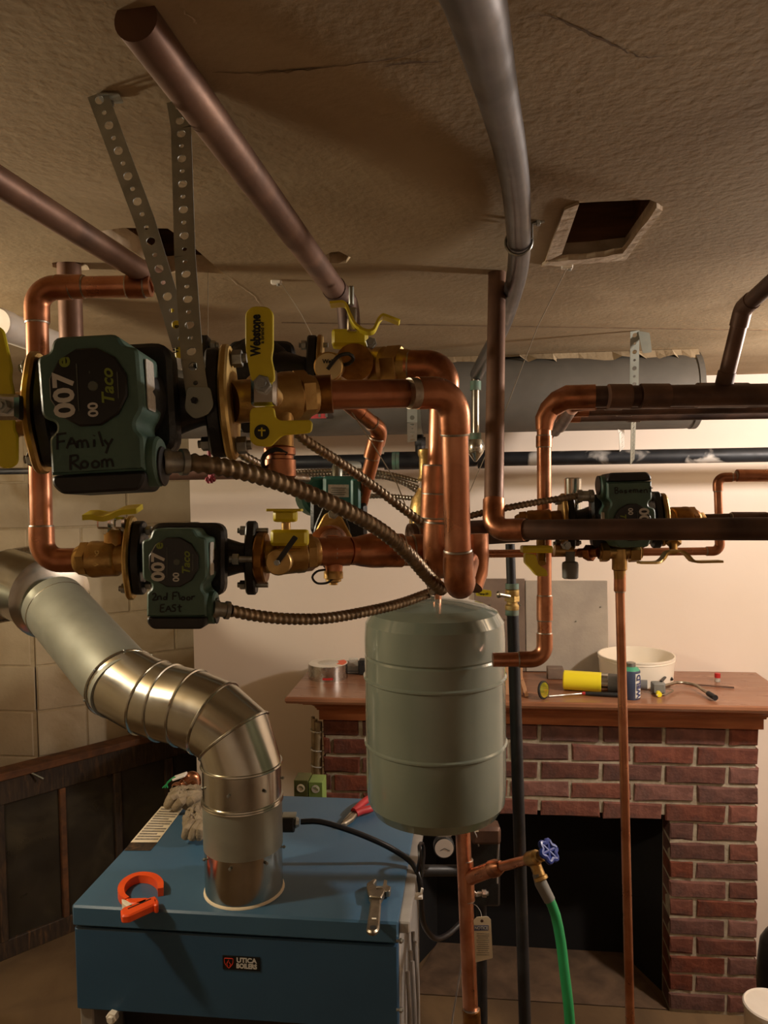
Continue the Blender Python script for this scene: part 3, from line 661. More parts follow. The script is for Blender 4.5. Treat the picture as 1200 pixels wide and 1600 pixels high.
# copper run of pump 1
t = thing('copper_pipe', 'front copper pipe leaving the nearest pump and elbowing down beside the tank', 'pipe', P(717, 930, .9), group='copper pipes')
e1, e2 = P(709, 613, .80), P(717, 918, .84)
pipe_run(t, [pv - T1 * .012, e1, e2, P(732, 878, 1.04)], .0143, 'copper', 'copper_fit', R=.026, fit=1.16, sock=.018)
coupling(t, pv, T1, .0143, .034, 'bronze', 1.28, 'adapter', False)
coupling(t, P(645, 614.5, .772), e1 - pv, .0143, .009, 'solder', 1.1, 'solder_band', False)  # narrow solder joint around the pipe, not a clamp
# pump 4 valve, rear copper
v = thing('isolation_valve', 'brass valve with round cream drain cap behind the front copper pipe', 'valve', P(560, 572, 1.0), group='pump isolation valves')
a4, b4 = c4 + RGT * .0815, P(645, 572, .99)
MB().prism(diamond(.05, .03, .014), a4, UPV, FWD, RGT, .008, .002).build('brass_flange', 'brass', v)
ball_body(v, a4 + RGT * .006, b4, .0235); MB().lathe(P(555, 573, 1.0), -FWD, [(0, .024), (.03, .024)], 22).build('ball_chamber', 'bronze', v)
cap = MB().lathe(P(521, 572, .985), P(513, 573, .93) - P(521, 572, .985), [(0, .016), (.03, .0175), (.056, .0178), (.058, .016)], 26).build('drain_cap', 'brass', v)
MB().lathe(P(513, 573, .929), P(513, 573, .92) - P(521, 572, .98), [(0, .0165), (.001, .016)], 26).build('cap_face', 'cream_disc', cap)
text_mb('Web', P(513, 565, .9262), RGT, UPV, .007, .0003, 0, .0002).build('lettering', 'marker', cap, ang=None)
MB().tube(spline([P(512, 577, .924), P(520, 566, .922), P(530, 556, .92), P(545, 553, .925), P(552, 560, .93), P(545, 568, .94), P(535, 570, .95)], .003), .0024, 8).build('cap_tether', 'black_plastic', cap)
MB().box(P(547, 530, .985), (.046, .026, .022), (RGT, FWD, UPV), .004).build('handle_stop', 'yellow', v)
hz = [P(*a) for a in ((516, 476, .93), (540, 474, .935), (548, 495, .945), (556, 510, .95), (566, 516, .955))]
MB().ribbon(fil(hz, .006, 3), FWD, FWD * .022, .003).build('handle', 'yellow', v)
hz = [P(*a) for a in ((562, 515, .95), (575, 520, .95), (584, 518, .95), (592, 500, .95), (598, 494, .95), (624, 504, .93))]
MB().ribbon(fil(hz, .005, 3), FWD, FWD * .022, .003).build('handle', 'yellow', v)
MB().box(P(550, 500, .965), (.012, .012, .03), (RGT, FWD, UPV), .002).build('stem', 'chrome', v)
bolt(v, P(580, 537, .95), -FWD, .007, .015)
t = thing('copper_pipe', 'rear copper pipe elbowing down just behind the front copper pipe', 'pipe', P(684, 890, 1.0), group='copper pipes')
pipe_run(t, [b4 - RGT * .01, P(694, 572, .98), P(684, 884, 1.0), P(700, 872, 1.12)], .0175, 'copper', 'copper_fit', R=.036, fit=1.16, sock=.022)
for y in (752, 790): coupling(t, P(688 - (y - 572) * .032, y, .992), P(684, 884, 1) - P(694, 572, .98), .0175, .04 if y == 752 else .03)
# pump 2, left: valve and riser back up to the ceiling pipe
v = thing('isolation_valve', 'brass ball valve with flat yellow handle left of the 2nd Floor East pump', 'valve', P(170, 872, 1.03), group='pump isolation valves')
x2 = P(306, 871.5, 1.02) - RGT * .0815
MB().prism(diamond(.056, .03, .014), x2, UPV, FWD, -RGT, .008, .002).build('brass_flange', 'brass_pale', v)
for s in (-1, 1): bolt(v, x2 - RGT * .009 + UPV * (.041 * s), -RGT, .007, .014)
vb = ball_body(v, x2 - RGT * .004, P(122, 875, 1.03), .021)
text_mb('600', P(173, 868, 1.0042), RGT, UPV, .009, .0003, 0, .0003).build('lettering', 'brass_pale', vb, ang=None)
text_mb('WOG', P(152, 872, 1.0022), UPV, -RGT, .008, .0003, 0, .0003).build('lettering', 'brass_pale', vb, ang=None)
m = MB(); m.lathe(P(180, 858, 1.025), UPV, [(0, .0145), (.022, .0145), (.026, .012)], 18); m.build('packing_nut', 'brass', v)
m = MB().cyl(P(172, 848, 1.025), P(170, 812, 1.02), .005, seg=10); hexprism(m, P(170, 835, 1.02), P(170, 826, 1.02), .008); m.build('stem', 'chrome', v)
for x, w_ in ((164, .018), (188, .013)): MB().box(P(x, 817, 1.005), (w_, .014, .016), (RGT, FWD, UPV), .003).build('handle_fork', 'chrome', v)
hz = [P(*a) for a in ((135, 805, .985), (150, 804, .99), (165, 808, .995), (180, 804, .995), (192, 797, .995), (218, 795, 1.0))]
MB().ribbon(fil(hz, .008, 3), FWD, (FWD + UPV * .22) * .028, .007).build('handle', 'yellow', v)
t = thing('copper_pipe', 'tall copper riser at the left with an elbow at each end', 'pipe', P(68, 880, 1.03), group='copper pipes')
er = P(236, 447, 1.03)
pipe_run(t, [P(132, 875, 1.03), P(66, 876, 1.03), P(57, 450, 1.03), er], .0143, R=.026, fit=1.14, sock=.02)
coupling(t, P(110, 875, 1.03), RGT, .0143, .03); coupling(t, P(213, 447.5, 1.03), RGT, .0143, .022); coupling(t, P(110, 448, 1.03), RGT, .0143, .036)
t = thing('copper_pipe', 'brown pipe running to the upper left edge below the ceiling', 'pipe', P(240, 440, 1.04), group='copper pipes')
na, nb = toZ(P(234, 432, 1.05), P(-60, 247, .70), ZC - .005), P(234, 432, 1.05)
MB().cyl(na, nb, .0148, seg=20).build('pipe', 'copper_aged', t); coupling(t, nb, nb - na, .0148, .04, 'copper_aged')
MB().cyl(P(222, 447, 1.03), nb, .0155, seg=18).build('elbow', 'copper_fit', t)
# pump 2, right
v = thing('isolation_valve', 'brass valve with yellow tee handle right of the 2nd Floor East pump', 'valve', P(440, 865, 1.02), group='pump isolation valves')
x2 = P(306, 871.5, 1.02) + RGT * .0815; d2 = (P(520, 862, 1.06) - x2).normalized()
MB().prism(diamond(.043, .034, .012), x2, FWD, UPV, RGT, .013, .002).build('brass_flange', 'bronze', v)
for s in (-1, 1): bolt(v, x2 - RGT * .018 + FWD * (.033 * s), -RGT, .0075, .03)
e2b = P(497, 862, 1.05); ball_body(v, x2 + RGT * .006, e2b, .0225); hexprism(q := MB(), e2b - d2 * .05, e2b - d2 * .03, .026); q.build('hex_end', 'bronze', v)
cap = MB().lathe(P(441, 876, 1.02), P(435, 879, .96) - P(441, 876, 1.02), [(0, .015), (.05, .0165), (.058, .0165), (.06, .015)], 24).build('drain_cap', 'brass', v)
bolt(cap, P(433, 879, .955), -FWD, .004, .005, 'cap_screw'); MB().prism(rp([(-.003, 0), (.003, 0), (.005, .04), (-.002, .04)], .002, 2), P(433, 879, .954), RGT * .83 - UPV * .55, UPV * .83 + RGT * .55, FWD, .002).build('cap_tether', 'black_plastic', cap)
MB().box(P(453, 840, 1.0), (.048, .026, .021), (RGT, FWD, UPV), .004).build('handle_stop', 'yellow', v)
MB().cyl(P(447, 835, 1.0), P(447, 812, 1.0), .006, seg=10).build('stem', 'brass', v)
MB().box(P(446, 806, .995), (.03, .024, .016), (RGT, FWD, UPV), .004).build('handle_hub', 'yellow', v)
MB().box(P(445, 797, .99), (.045, .026, .0035), (RGT, FWD, UPV), .001).build('handle', 'yellow', v)
# header: from valve through tee, reducer, to the right behind the tank pipes
t = thing('header_pipe', 'thick horizontal copper header with tee and reducer above the tank', 'pipe', P(600, 858, 1.09), group='copper pipes')
h0, h1, h2, h3 = P(492, 862, 1.05), P(555, 861, 1.07), P(598, 860, 1.08), P(690, 862, 1.10)
hd_ = (h3 - h0).normalized(); MB().cyl(h0, h1, .0175, seg=22).build('pipe', 'copper', t); coupling(t, h0 + hd_ * .012, hd_, .0175, .03, 'copper_fit')
te = MB(); te.tube([P(508, 862, 1.055), P(545, 861, 1.065)], .0205, 22); te.cyl(P(524, 862, 1.06), P(521, 893, 1.06), .0125, seg=16); te.cyl(P(520, 858, 1.06), P(519, 845, 1.14), .02, seg=18); te.build('tee', 'copper_fit', t)
m = MB().tube([P(545, 861, 1.065), h1, P(562, 861, 1.072), P(580, 860, 1.076), h2], [.0195, .0198, .0215, .0245, .0245], 22); m.build('reducer', 'copper_fit', t)
m = MB().tube([h2, P(601, 860, 1.081)], .0245, 22); MB().cyl(h2 - hd_ * .01, h3 + hd_ * .02, .0215, seg=22).build('pipe', 'copper', t); coupling(t, P(612, 860, 1.083), hd_, .0215, .03)
coupling(t, P(660, 861, 1.092), hd_, .0215, .03)
m = MB(); a = P(521, 890, 1.06); m.lathe(a, -UPV, [(0, .012), (.004, .0135), (.012, .0135), (.013, .011), (.016, .011), (.018, .006), (.021, .006)], 16); cp = m.build('drain_cap', 'brass', t)
MB().tube(spline([P(508, 890, 1.05), P(495, 893, 1.04), P(488, 902, 1.04), P(495, 911, 1.04), P(510, 911, 1.05), P(520, 905, 1.05)], .003), .0016, 8).build('cap_tether', 'black_plastic', cp)
MB().box(P(656, 888, 1.09), (.006, .006, .02), (RGT, FWD, UPV)).build('bracket_tab', 'brass', t)
t = thing('header_pipe', 'brown copper header continuing right of the tank pipes to the Basement pump', 'pipe', P(760, 838, 1.3), group='copper pipes')
a, b = P(640, 838, 1.22), P(822, 828, 1.29); MB().cyl(a, b, .0205, seg=20).build('pipe', 'copper_dark', t); coupling(t, P(668, 837, 1.23), b - a, .0205, .04, 'copper_fit')
e = MB().tube([P(741, 834, 1.08), P(742, 870, 1.08), P(740, 893, 1.07), P(732, 915, 1.06)], .02, 20); e.build('drop_elbow', 'copper_fit', t)
# pump 3 valves
v = thing('isolation_valve', 'brass valve with yellow lever below, left of the Basement pump', 'valve', P(845, 820, 1.345), group='pump isolation valves')
x3 = c3 - T3 * .0815; MB().prism(diamond(.05, .03, .014), x3, UPV, FWD, -T3, .009, .002).build('brass_flange', 'brass', v)
for s in (-1, 1): bolt(v, x3 - T3 * .01 + UPV * (.037 * s), -T3, .007, .014)
ball_body(v, x3 - T3 * .004, P(806, 823, 1.350), .0225, m='bronze')
MB().lathe(P(895, 800, 1.395), UPV, [(0, .014), (.06, .016), (.062, .012)], 18).build('air_cap', 'galv', v)
MB().box(P(838, 858, 1.285), (.05, .03, .012), (RGT, FWD, UPV), .003).build('handle_stop', 'yellow', v); MB().cyl(P(845, 845, 1.325), P(846, 880, 1.295), .008, seg=10).build('stem', 'brass', v)
MB().prism(rp([(-.026, .012), (-.008, .01), (-.004, -.006), (.01, -.016), (.012, -.026), (-.006, -.026), (-.018, -.012), (-.026, -.004)], .003, 2), P(845, 876, 1.275), RGT, UPV, FWD, .018, .001).build('handle', 'yellow', v)
m = MB().lathe(P(891, 862, 1.305), -UPV, [(0, .008), (.016, .008), (.018, .013), (.022, .014), (.044, .0135), (.046, .011)], 16); m.build('drain_knob', 'hose_sleeve', v); bolt(v, P(884, 852, 1.285), -FWD, .008, .02); MB().cyl(P(866, 860, 1.315), P(895, 862, 1.315), .01, seg=12).build('drain_port', 'brass', v)
v = thing('isolation_valve', 'brass union valve with two pale lever handles right of the Basement pump', 'valve', P(1062, 812, 1.335), group='pump isolation valves')
x3 = c3 + T3 * .0815; MB().prism(diamond(.046, .03, .014), x3, UPV, FWD, T3, .009, .002).build('brass_flange', 'brass', v)
ball_body(v, x3 + T3 * .006, P(1088, 811, 1.345), .019, m='bronze'); m = MB(); hexprism(m, P(1085, 811, 1.340), P(1098, 811, 1.345), .012); m.build('hex_end', 'brass', v)
m = MB(); m.cyl(P(1052, 845, 1.305), P(1052, 862, 1.285), .007, seg=10); hexprism(m, P(1052, 842, 1.305), P(1052, 850, 1.300), .013); m.build('stem', 'brass', v)
hz = [P(*a) for a in ((998, 879, 1.16), (1028, 879, 1.17), (1036, 872, 1.19), (1041, 862, 1.2), (1062, 860, 1.2), (1072, 866, 1.19), (1082, 878, 1.17), (1126, 877, 1.15))]
MB().ribbon(fil(hz, .008, 3), FWD, FWD * .02, .0035).build('handle', 'brass_pale', v)
m = MB(); m.cyl(P(935, 863, 1.285), P(1002, 862, 1.285), .0115, seg=16); hexprism(m, P(938, 863, 1.285), P(950, 863, 1.285), .017); hexprism(m, P(982, 863, 1.285), P(998, 862, 1.285), .018); m.lathe(P(968, 858, 1.285), -UPV, [(0, .013), (.012, .014), (.016, .0125), (.034, .0125), (.036, .010), (.05, .009)], 18); m.build('tee_body', 'brass', v)
m = MB(); m.cyl(P(905, 864, 1.315), P(935, 863, 1.285), .008, seg=12); hexprism(m, P(916, 864, 1.305), P(926, 864, 1.295), .014); m.build('nipple', 'copper_fit', v)
# ---------------------------------------------------------------- other copper around
t = thing('copper_pipe', 'thin straight copper pipe dropping from the Basement pump past the mantel', 'pipe', P(985, 1600, 1.24), group='copper pipes')
MB().cyl(P(968, 900, 1.285), toZ(P(968, 900, 1.285), P(986.5, 1680, 1.33), 0), .0078, seg=16).build('pipe', 'copper', t); coupling(t, P(968.5, 910, 1.286), UPV, .0078, .03, 'copper_fit', 1.25)
t = thing('copper_pipe', 'vertical dull copper pipe from the ceiling turning right as a long dark pipe', 'pipe', P(772, 830, 1.2), group='copper pipes')
pipe_run(t, [PZ(777, 388, ZC + .05), P(771, 828, 1.22), toX(P(771, 828, 1.22), P(1290, 826, 1.0), X1 - .03)], .0158, ['copper_aged', 'copper_dark'], 'copper_fit', R=.024, fit=1.12, sock=.03, solder=False)
t = thing('copper_pipe', 'brown copper pipe sloping across the ceiling towards the upper yellow handle', 'pipe', P(530, 460, 1.27), group='copper pipes')
pa, pb_ = PZ(212, 30, ZC - .009), P(527, 457, 1.27); MB().tube([pa, pb_], .0182, 28).build('pipe', 'copper_aged', t)
coupling(t, pb_, pb_ - pa, .0175, .05, 'copper_dark', 1.14, solder=False); m = MB(); m.cyl(P(541, 468, 1.29), P(549, 560, 1.30), .0175, seg=16); m.tube(fil([P(527, 457, 1.27), P(543, 470, 1.3), P(546, 510, 1.3)], .02), .019, 16); m.build('drop_elbow', 'copper_dark', t)
MB().box(P(549, 462, 1.2), (.008, .008, .03), (RGT, FWD, UPV), .002).build('pipe_hook', 'galv_dull', t)
t = thing('copper_pipe', 'thick brown pipe dropping through a ceiling hole behind the left riser', 'pipe', P(108, 600, 1.3), group='copper pipes')
p0 = PZ(108, 415, ZC); MB().cyl(p0 + V((0, 0, .1)), V((p0.x, p0.y, ZC - .3)), .0198, seg=20).build('pipe', 'copper_aged', t)
pe = V((p0.x, p0.y, ZC - .3)); MB().tube(fil([pe, pe + V((0, 0, -.05)), pe + V((.2, .3, -.05))], .04), .0198, 18).build('elbow', 'copper_aged', t)
t = thing('copper_pipe', 'short pink copper offset with a 45 degree elbow behind the front pipe', 'pipe', P(560, 660, 1.3), group='copper pipes')
pipe_run(t, [P(530, 620, 1.22), P(562, 645, 1.25), P(594, 672, 1.3), P(560, 800, 1.36)][1:], .0125, R=.02, sock=.014); coupling(t, P(584, 700, 1.307), P(560, 800, 1.36) - P(594, 672, 1.3), .0125, .034); MB().cyl(P(535, 622, 1.22), P(562, 645, 1.25), .0135, seg=18).build('pipe', 'copper', t)
# right cluster
t = thing('copper_pipe', 'copper riser passing the mantel, then a thick pipe to the right edge', 'pipe', P(850, 1030, 1.4), group='copper pipes')
zr = .0132
pipe_run(t, [P(770, 1031, 1.42), P(851, 1030, 1.42), P(850, 668, 1.42)], zr, R=.026, fit=1.14, sock=.022)
coupling(t, P(851, 950, 1.42), UPV, zr, .045); coupling(t, P(850, 690, 1.42), UPV, zr, .02)
m = MB(); A = [P(850, 672, 1.42), P(851, 655, 1.42), P(858, 640, 1.42), P(872, 628, 1.41), P(886, 621, 1.40), P(930, 620, 1.39)]
m.tube(A, [.015, .018, .019, .0215, .0225, .0225], 22); m.build('reducing_elbow', 'copper_fit', t)
th = MB().cyl(P(925, 620, 1.39), toX(P(925, 620, 1.39), P(1260, 616, 1.33), X1 - .03), .0195, seg=22); th.build('pipe', 'copper_dark', t)
for x0, x1, mm in ((950, 985, 'copper_aged'), (1000, 1045, 'copper_aged'), (1088, 1168, 'copper_dark')): coupling(t, P((x0 + x1) / 2, 620 - ((x0 + x1) / 2 - 930) * .012, 1.37), RGT, .0195, (x1 - x0) / F * 1.37, mm, 1.14, solder=False)
t2 = thing('copper_pipe', 'dark brown branch pipe rising from the right thick pipe to the upper right', 'pipe', P(1130, 600, 1.36), group='copper pipes')
pipe_run(t2, [P(1130, 608, 1.36), P(1161, 482, 1.3), P(1235, 415, 1.16)], .0138, 'copper_dark', 'copper_dark', R=.02, sock=.02, solder=False); coupling(t2, P(1132, 598, 1.355), P(1161, 482, 1.3) - P(1130, 608, 1.36), .0138, .04, 'copper_dark', solder=False)
for k, (d, x0) in enumerate(((1.52, 898), (1.68, 890), (1.86, 880))):
    y = 741 - .142 * F / d
    t = thing('copper_pipe', 'thin copper pipe running right under the thick one, ' + ('nearest of the three', 'middle of the three', 'farthest of the three')[k], 'pipe', P(x0, y, d), group='copper pipes')
    pipe_run(t, [P(x0 - 22, y + 60 / d, d + .25), P(x0, y + 3, d), toX(P(x0, y + 3, d), P(1300, y - 4, d - .04), X1 - .03)], .0115, 'copper_dark', 'copper_fit', R=.02, sock=.02, solder=False)
    coupling(t, P(x0 + 60 + 25 * k, y + 2, d), RGT, .0115, .03, 'copper_dark')
t = thing('copper_pipe', 'narrow copper pipe with two elbows at the far right above the lever handles', 'pipe', P(1120, 860, 1.5), group='copper pipes')
pipe_run(t, [toX(P(1121, 746, 1.5), P(1260, 744, 1.47), X1 - .03), P(1121, 746, 1.5), P(1125, 861, 1.5), P(700, 866, 1.5)], .0078, R=.014, fit=1.2, sock=.012); coupling(t, P(1175, 743, 1.49), RGT, .0078, .06, 'copper_fit', 1.55)
t = thing('copper_pipe', 'brown copper pipe leaving the Basement pump union to the right edge', 'pipe', P(1095, 811, 1.28), group='copper pipes')
MB().cyl(P(1094, 811, 1.345), toX(P(1094, 811, 1.345), P(1290, 806, 1.3), X1 - .03), .0085, seg=16).build('pipe', 'copper_dark', t); coupling(t, P(1170, 809, 1.326), RGT, .0085, .06, 'copper_dark', 1.2)
# ---------------------------------------------------------------- armoured conduits
G = 'spiral metal conduits'
t = flex('flexible_conduit', 'thick spiral conduit sweeping from the Family Room pump down to the tank top', PX([(285, 722, .625), (330, 727, .63), (400, 742, .66), (470, 766, .70), (540, 797, .74), (600, 832, .79), (640, 868, .83), (668, 900, .87), (690, 922, .90)]), .0075, group=G)
connector(t, P(252, 722, .615), P(285, 722, .625) - P(252, 722, .615), .0098, .022)
t = flex('flexible_conduit', 'spiral conduit hanging from the 2nd Floor East pump to the tank top', PX([(360, 954, .935), (400, 962, .96), (450, 967, .99), (510, 966, 1.03), (570, 956, 1.08), (625, 943, 1.14), (672, 926, 1.2)]), .0072, group=G)
connector(t, P(333, 951, .925), P(360, 954, .935) - P(333, 951, .925), .0098, .021)
flex('flexible_conduit', 'spiral conduit falling diagonally behind the front pipe to the brass air vent', PX([(455, 668, .98), (480, 690, 1.0), (530, 722, 1.05), (580, 757, 1.1), (630, 795, 1.14), (672, 826, 1.17), (700, 842, 1.2)]), .0066, group=G)
flex('flexible_conduit', 'short spiral conduit showing between the strap and the black pump flange', PX([(300, 632, 1.0), (322, 656, .98), (345, 680, 1.0), (372, 706, 1.02), (402, 724, 1.05), (440, 742, 1.1), (480, 748, 1.25)]), .006, 'flex_bright', group=G)
t = flex('flexible_conduit', 'thin spiral conduit rising to the Basement pump terminal box', PX([(720, 810, 1.25), (760, 800, 1.25), (800, 792, 1.24), (850, 783, 1.25), (903, 775, 1.26)]), .0052, group=G, pitch=.007)
connector(t, P(901, 775, 1.26), RGT, .0095, .028)
for k, (lab, pts, r) in enumerate((('uppermost thin spiral conduit in the bundle behind the teal pump', [(455, 738, 1.5), (500, 736, 1.5), (560, 735, 1.5), (610, 741, 1.48), (655, 752, 1.46)], .0042),
        ('middle thin spiral conduit in the bundle behind the teal pump', [(455, 743, 1.52), (510, 741, 1.52), (570, 740, 1.5), (620, 750, 1.49), (655, 762, 1.48)], .0042),
        ('thin spiral conduit of the bundle curving lowest to the brass vent', [(560, 744, 1.54), (600, 746, 1.54), (630, 755, 1.5), (652, 768, 1.5)], .0042),
        ('level thin spiral conduit just right of the teal pump', [(560, 776, 1.5), (600, 775, 1.5), (650, 779, 1.48)], .0048))):
    flex('flexible_conduit', lab, PX(pts), r, 'flex_bright', .0065, G)

# ---------------------------------------------------------------- perforated straps
def strap(label, pts, wd, nrm=None, name='perforated_strap', m='strap_steel', **k):
    t = thing(name, label, 'strap', pts[0], group='perforated hanger straps')
    for i in range(len(pts) - 1): strap_mb(pts[i], pts[i + 1], nrm or -FWD, wd, phase=i, **k).build('strap_band', m, t, ang=20)
    return t
t = strap('slanting perforated steel strap from the ceiling, left of the pair', [PZ(152, 147, ZC - .001), P(226, 345, .73), P(285, 540, .72)], .0195, cell=.0135)
MB().prism(rp([(0, 0), (.022, 0), (.02, .018), (0, .02)], .002, 2), PZ(150, 145, ZC - .002), RGT, _f0, -V((0, 0, 1)), .0012).build('bent_tab', 'strap_steel', t); bolt(t, PZ(172, 158, ZC - .003), V((0, 0, -1)), .004, .004, 'screw')
t = strap('straight hanging perforated steel strap holding the nearest pump, right of the pair', [PZ(283, 200, ZC - .03), P(289, 400, .71), P(300, 560, .672), P(308, 612, .662), P(311, 632, .66)], .0195, cell=.0135)
strap_mb(PZ(276, 158, ZC - .001), PZ(283, 200, ZC - .03), -FWD, .0195, cell=.02, phase=1).build('strap_band', 'strap_steel', t, ang=20)
m = MB(); hp = P(310, 626, .655); m.prism(rp([(-.010, .012), (.010, .012), (.013, -.004), (.008, -.012), (-.004, -.016), (-.012, -.008)], .004, 3), hp, RGT, UPV, FWD, .0015, .0004); m.build('hanger_plate', 'galv_dull', t); bolt(t, hp - RGT * .003, -FWD, .003, .004, 'hole_plug', 'black_plastic')
t = thing('yellow_lever', 'narrow yellow lever showing behind the two straps', 'lever', P(277, 580, 1.0))
lv = lever(t, P(282, 560, 1.02), -UPV * -1 + RGT * -.05, -FWD, .075, .018, .004, 'lever_blade'); text_mb('Webstone', P(275, 530, 1.0165), UPV, -RGT, .011, .0003, 0, .0003, sx=.8).build('lettering', 'marker', lv, ang=None)
MB().cyl(P(282, 566, 1.02), P(283, 570, 1.08), .008, seg=10).build('stem', 'chrome', t)

# ---------------------------------------------------------------- ceiling duct and black pipe behind
yD = P(800, 615, 2.4).y; zD = ZC - .118; rD = .116
xa, xb = PY(190, 640, yD).x, PY(1084, 610, yD).x
t = thing('ceiling_duct', 'large grey painted round duct against the ceiling in front of the back wall', 'duct', (xa, yD, zD))
MB().tube([V((xa, yD, zD)), V((xb - .03, yD, zD)), V((xb, yD, zD))], [rD, rD, rD * .985], 36).build('duct_body', 'duct_paint', t)
MB().tube([V((xb - .012, yD, zD)), V((xb + .004, yD, zD))], rD * 1.012, 36).build('end_collar', 'duct_paint', t)
q = MB().box((PY(497, 648, yD - rD).x, yD - rD - .0005, PY(497, 648, yD).z + .004), (.05, .002, .05)); q.build('red_sticker', 'red_grip', t, ang=None)
text_mb('IT', V((PY(507, 650, yD - rD).x, yD - rD - .002, PY(500, 650, yD).z + .002)), Xx, Zz, .05, .0006, 0, .001).build('lettering', 'duct_paint', t, ang=None)
MB().tube([V((PY(642, 610, yD).x + .0, yD, zD)), V((PY(660, 610, yD).x, yD, zD))], rD * 1.012, 36).build('band', 'galv_dull', t)
# plaster smeared along the top of the duct
m = MB(); pts = [(xa + .6 + i * .025, random.uniform(.0, .05) + .02 * math.sin(i * .4)) for i in range(int((xb - xa - .6) / .025) + 1)]; vs = []
for x, h in pts: vs += [V((x, yD - rD * .42, ZC - .001)), V((x, yD - rD * math.cos(math.asin(.8)) - .006, zD + rD * .86 - h * .5))]
m.add(vs, [(2 * i, 2 * i + 1, 2 * i + 3, 2 * i + 2) for i in range(len(pts) - 1)]); m.build('plaster_smear', 'plaster', t, ang=None)
yK = P(800, 717, 2.62).y; zK = PY(800, 717, yK).z
t = thing('black_iron_pipe', 'long black iron pipe running level below the ceiling duct', 'pipe', (0, yK, zK))
xk0, xk1 = PY(430, 727, yK).x, X1
MB().cyl(V((xk0, yK, zK)), V((xk1, yK, zK)), .0245, seg=20).build('pipe', 'black_iron_chalk', t)
for x, w_ in ((640, .11), (612, .05), (760, .06)): coupling(t, V((PY(x, 717, yK).x, yK, zK)), Xx, .0245, w_, 'black_iron', 1.28, solder=False)
for x in (622, 616): coupling(t, V((PY(x, 717, yK).x, yK, zK)), Xx, .0245, .012, 'verdigris', 1.3, 'collar', False)
MB().cyl(V((PY(657, 717, yK).x, yK, zK)), V((PY(657, 717, yK).x, yK, zD - rD + .01)), .012, seg=12).build('branch', 'black_iron', t)
q = V((PY(657, 717, yK).x, yK - .005, zK + .05)); m = MB(); hexprism(m, q, q + V((0, 0, .03)), .02); m.lathe(q + V((0, 0, -.03)), Zz, [(0, .018), (.03, .018)], 14); m.build('union_nut', 'black_iron', t)
# its straps
def strap2(label, px0, px1, d0, d1, wd, m='strap_steel'):
    return strap(label, [P(px0[0], px0[1], d0), P(px1[0], px1[1], d1)], wd, m=m, cell=.02, bigr=.0075, smr=.004)
t = strap('dark perforated strap hanging to the black iron pipe, right of the white one', [PZ(992, 517, ZC - .001), P(990, 655, 2.1), P(988, 722, 2.52)], .024, cell=.022, bigr=.006, smr=.0035, m='galv_dull')
MB().prism(rp([(0, 0), (.03, -.005), (.036, -.055), (.012, -.058), (.004, -.02)], .004, 2), PZ(997, 517, ZC - .001), RGT, UPV, FWD, .0015).build('bent_tab', 'galv_dull', t)
t = strap('pale perforated strap in front of the ceiling duct', [PZ(963, 553, ZC - .001), P(966, 590, 2.26), P(969, 645, 2.27), P(971, 672, 2.38), P(972, 703, 2.58)], .028, cell=.024, bigr=.006, smr=.0035, m='white_plastic')
strap_mb(PZ(978, 551, ZC - .001), P(979, 605, 2.25), -FWD, .02, cell=.024, bigr=.005, smr=.003).build('strap_band', 'galv_dull', t, ang=20)
t = strap('perforated strap hanging just left of the brass vent', [PZ(644, 560, ZC - .001), P(644, 600, 2.27), P(644, 660, 2.28), P(644, 690, 2.42)], .03, cell=.028, bigr=.007, smr=.004, m='galv_dull')
# gas style drop with green tinged joints
t = thing('steel_pipe', 'short vertical steel pipe with green tinged joints and pointed cap', 'pipe', P(743, 720, 1.95))
m = MB().cyl(P(743, 590, 1.95), P(743, 690, 1.95), .0105, seg=14); m.build('pipe', 'galv', t)
for y in (603, 684): coupling(t, P(743, y, 1.95), UPV, .0105, .024, 'verdigris', 1.35, 'joint_collar', False)
MB().lathe(P(743, 687, 1.95), -UPV, [(0, .018), (.012, .0215), (.03, .0215), (.036, .018), (.056, .003)], 16).build('pointed_cap', 'galv', t)
# grey pipe over head
t = thing('grey_pipe', 'bent grey pipe hugging the ceiling from the top edge to the clamp', 'pipe', P(810, 380, 1.14))
MB().tube(spline(PX([(640, -330, .25), (722, -60, .37), (742, 0, .42), (760, 75, .51), (778, 150, .64), (795, 225, .78), (806, 295, .93), (810, 360, 1.09), (811, 400, 1.2), (803, 450, 1.36), (782, 515, 1.62), (757, 562, 1.85), (745, 585, 1.95)]), .015), .0172, 26).build('pipe', 'grey_pipe', t, ang=60)
t = thing('pipe_clamp', 'zinc ring clamp with bolt around the grey pipe at the ceiling', 'clamp', P(812, 385, 1.15))
cc = P(810.5, 378, 1.135); dv = (P(811, 400, 1.2) - P(810, 360, 1.09)).normalized(); m = MB(); n_ = 26
a_ = dv.orthogonal().normalized(); b_ = dv.cross(a_)
m.tube([cc + (a_ * math.cos(2 * math.pi * k / n_) + b_ * math.sin(2 * math.pi * k / n_)) * .0192 for k in range(n_ + 1)], .0022, 8); m.build('ring', 'zinc', t)
m = MB(); m.cyl(P(824, 352, 1.12), P(850, 345, 1.12), .0028, seg=10); hexprism(m, P(838, 348, 1.12), P(843, 347, 1.12), .0055); m.cyl(P(828, 350, 1.12), P(829, 372, 1.12), .004, seg=8); m.build('bolt', 'zinc', t)
MB().box(P(829, 362, 1.12), (.006, .01, .02), (RGT, FWD, UPV), .001).build('ear', 'zinc', t)
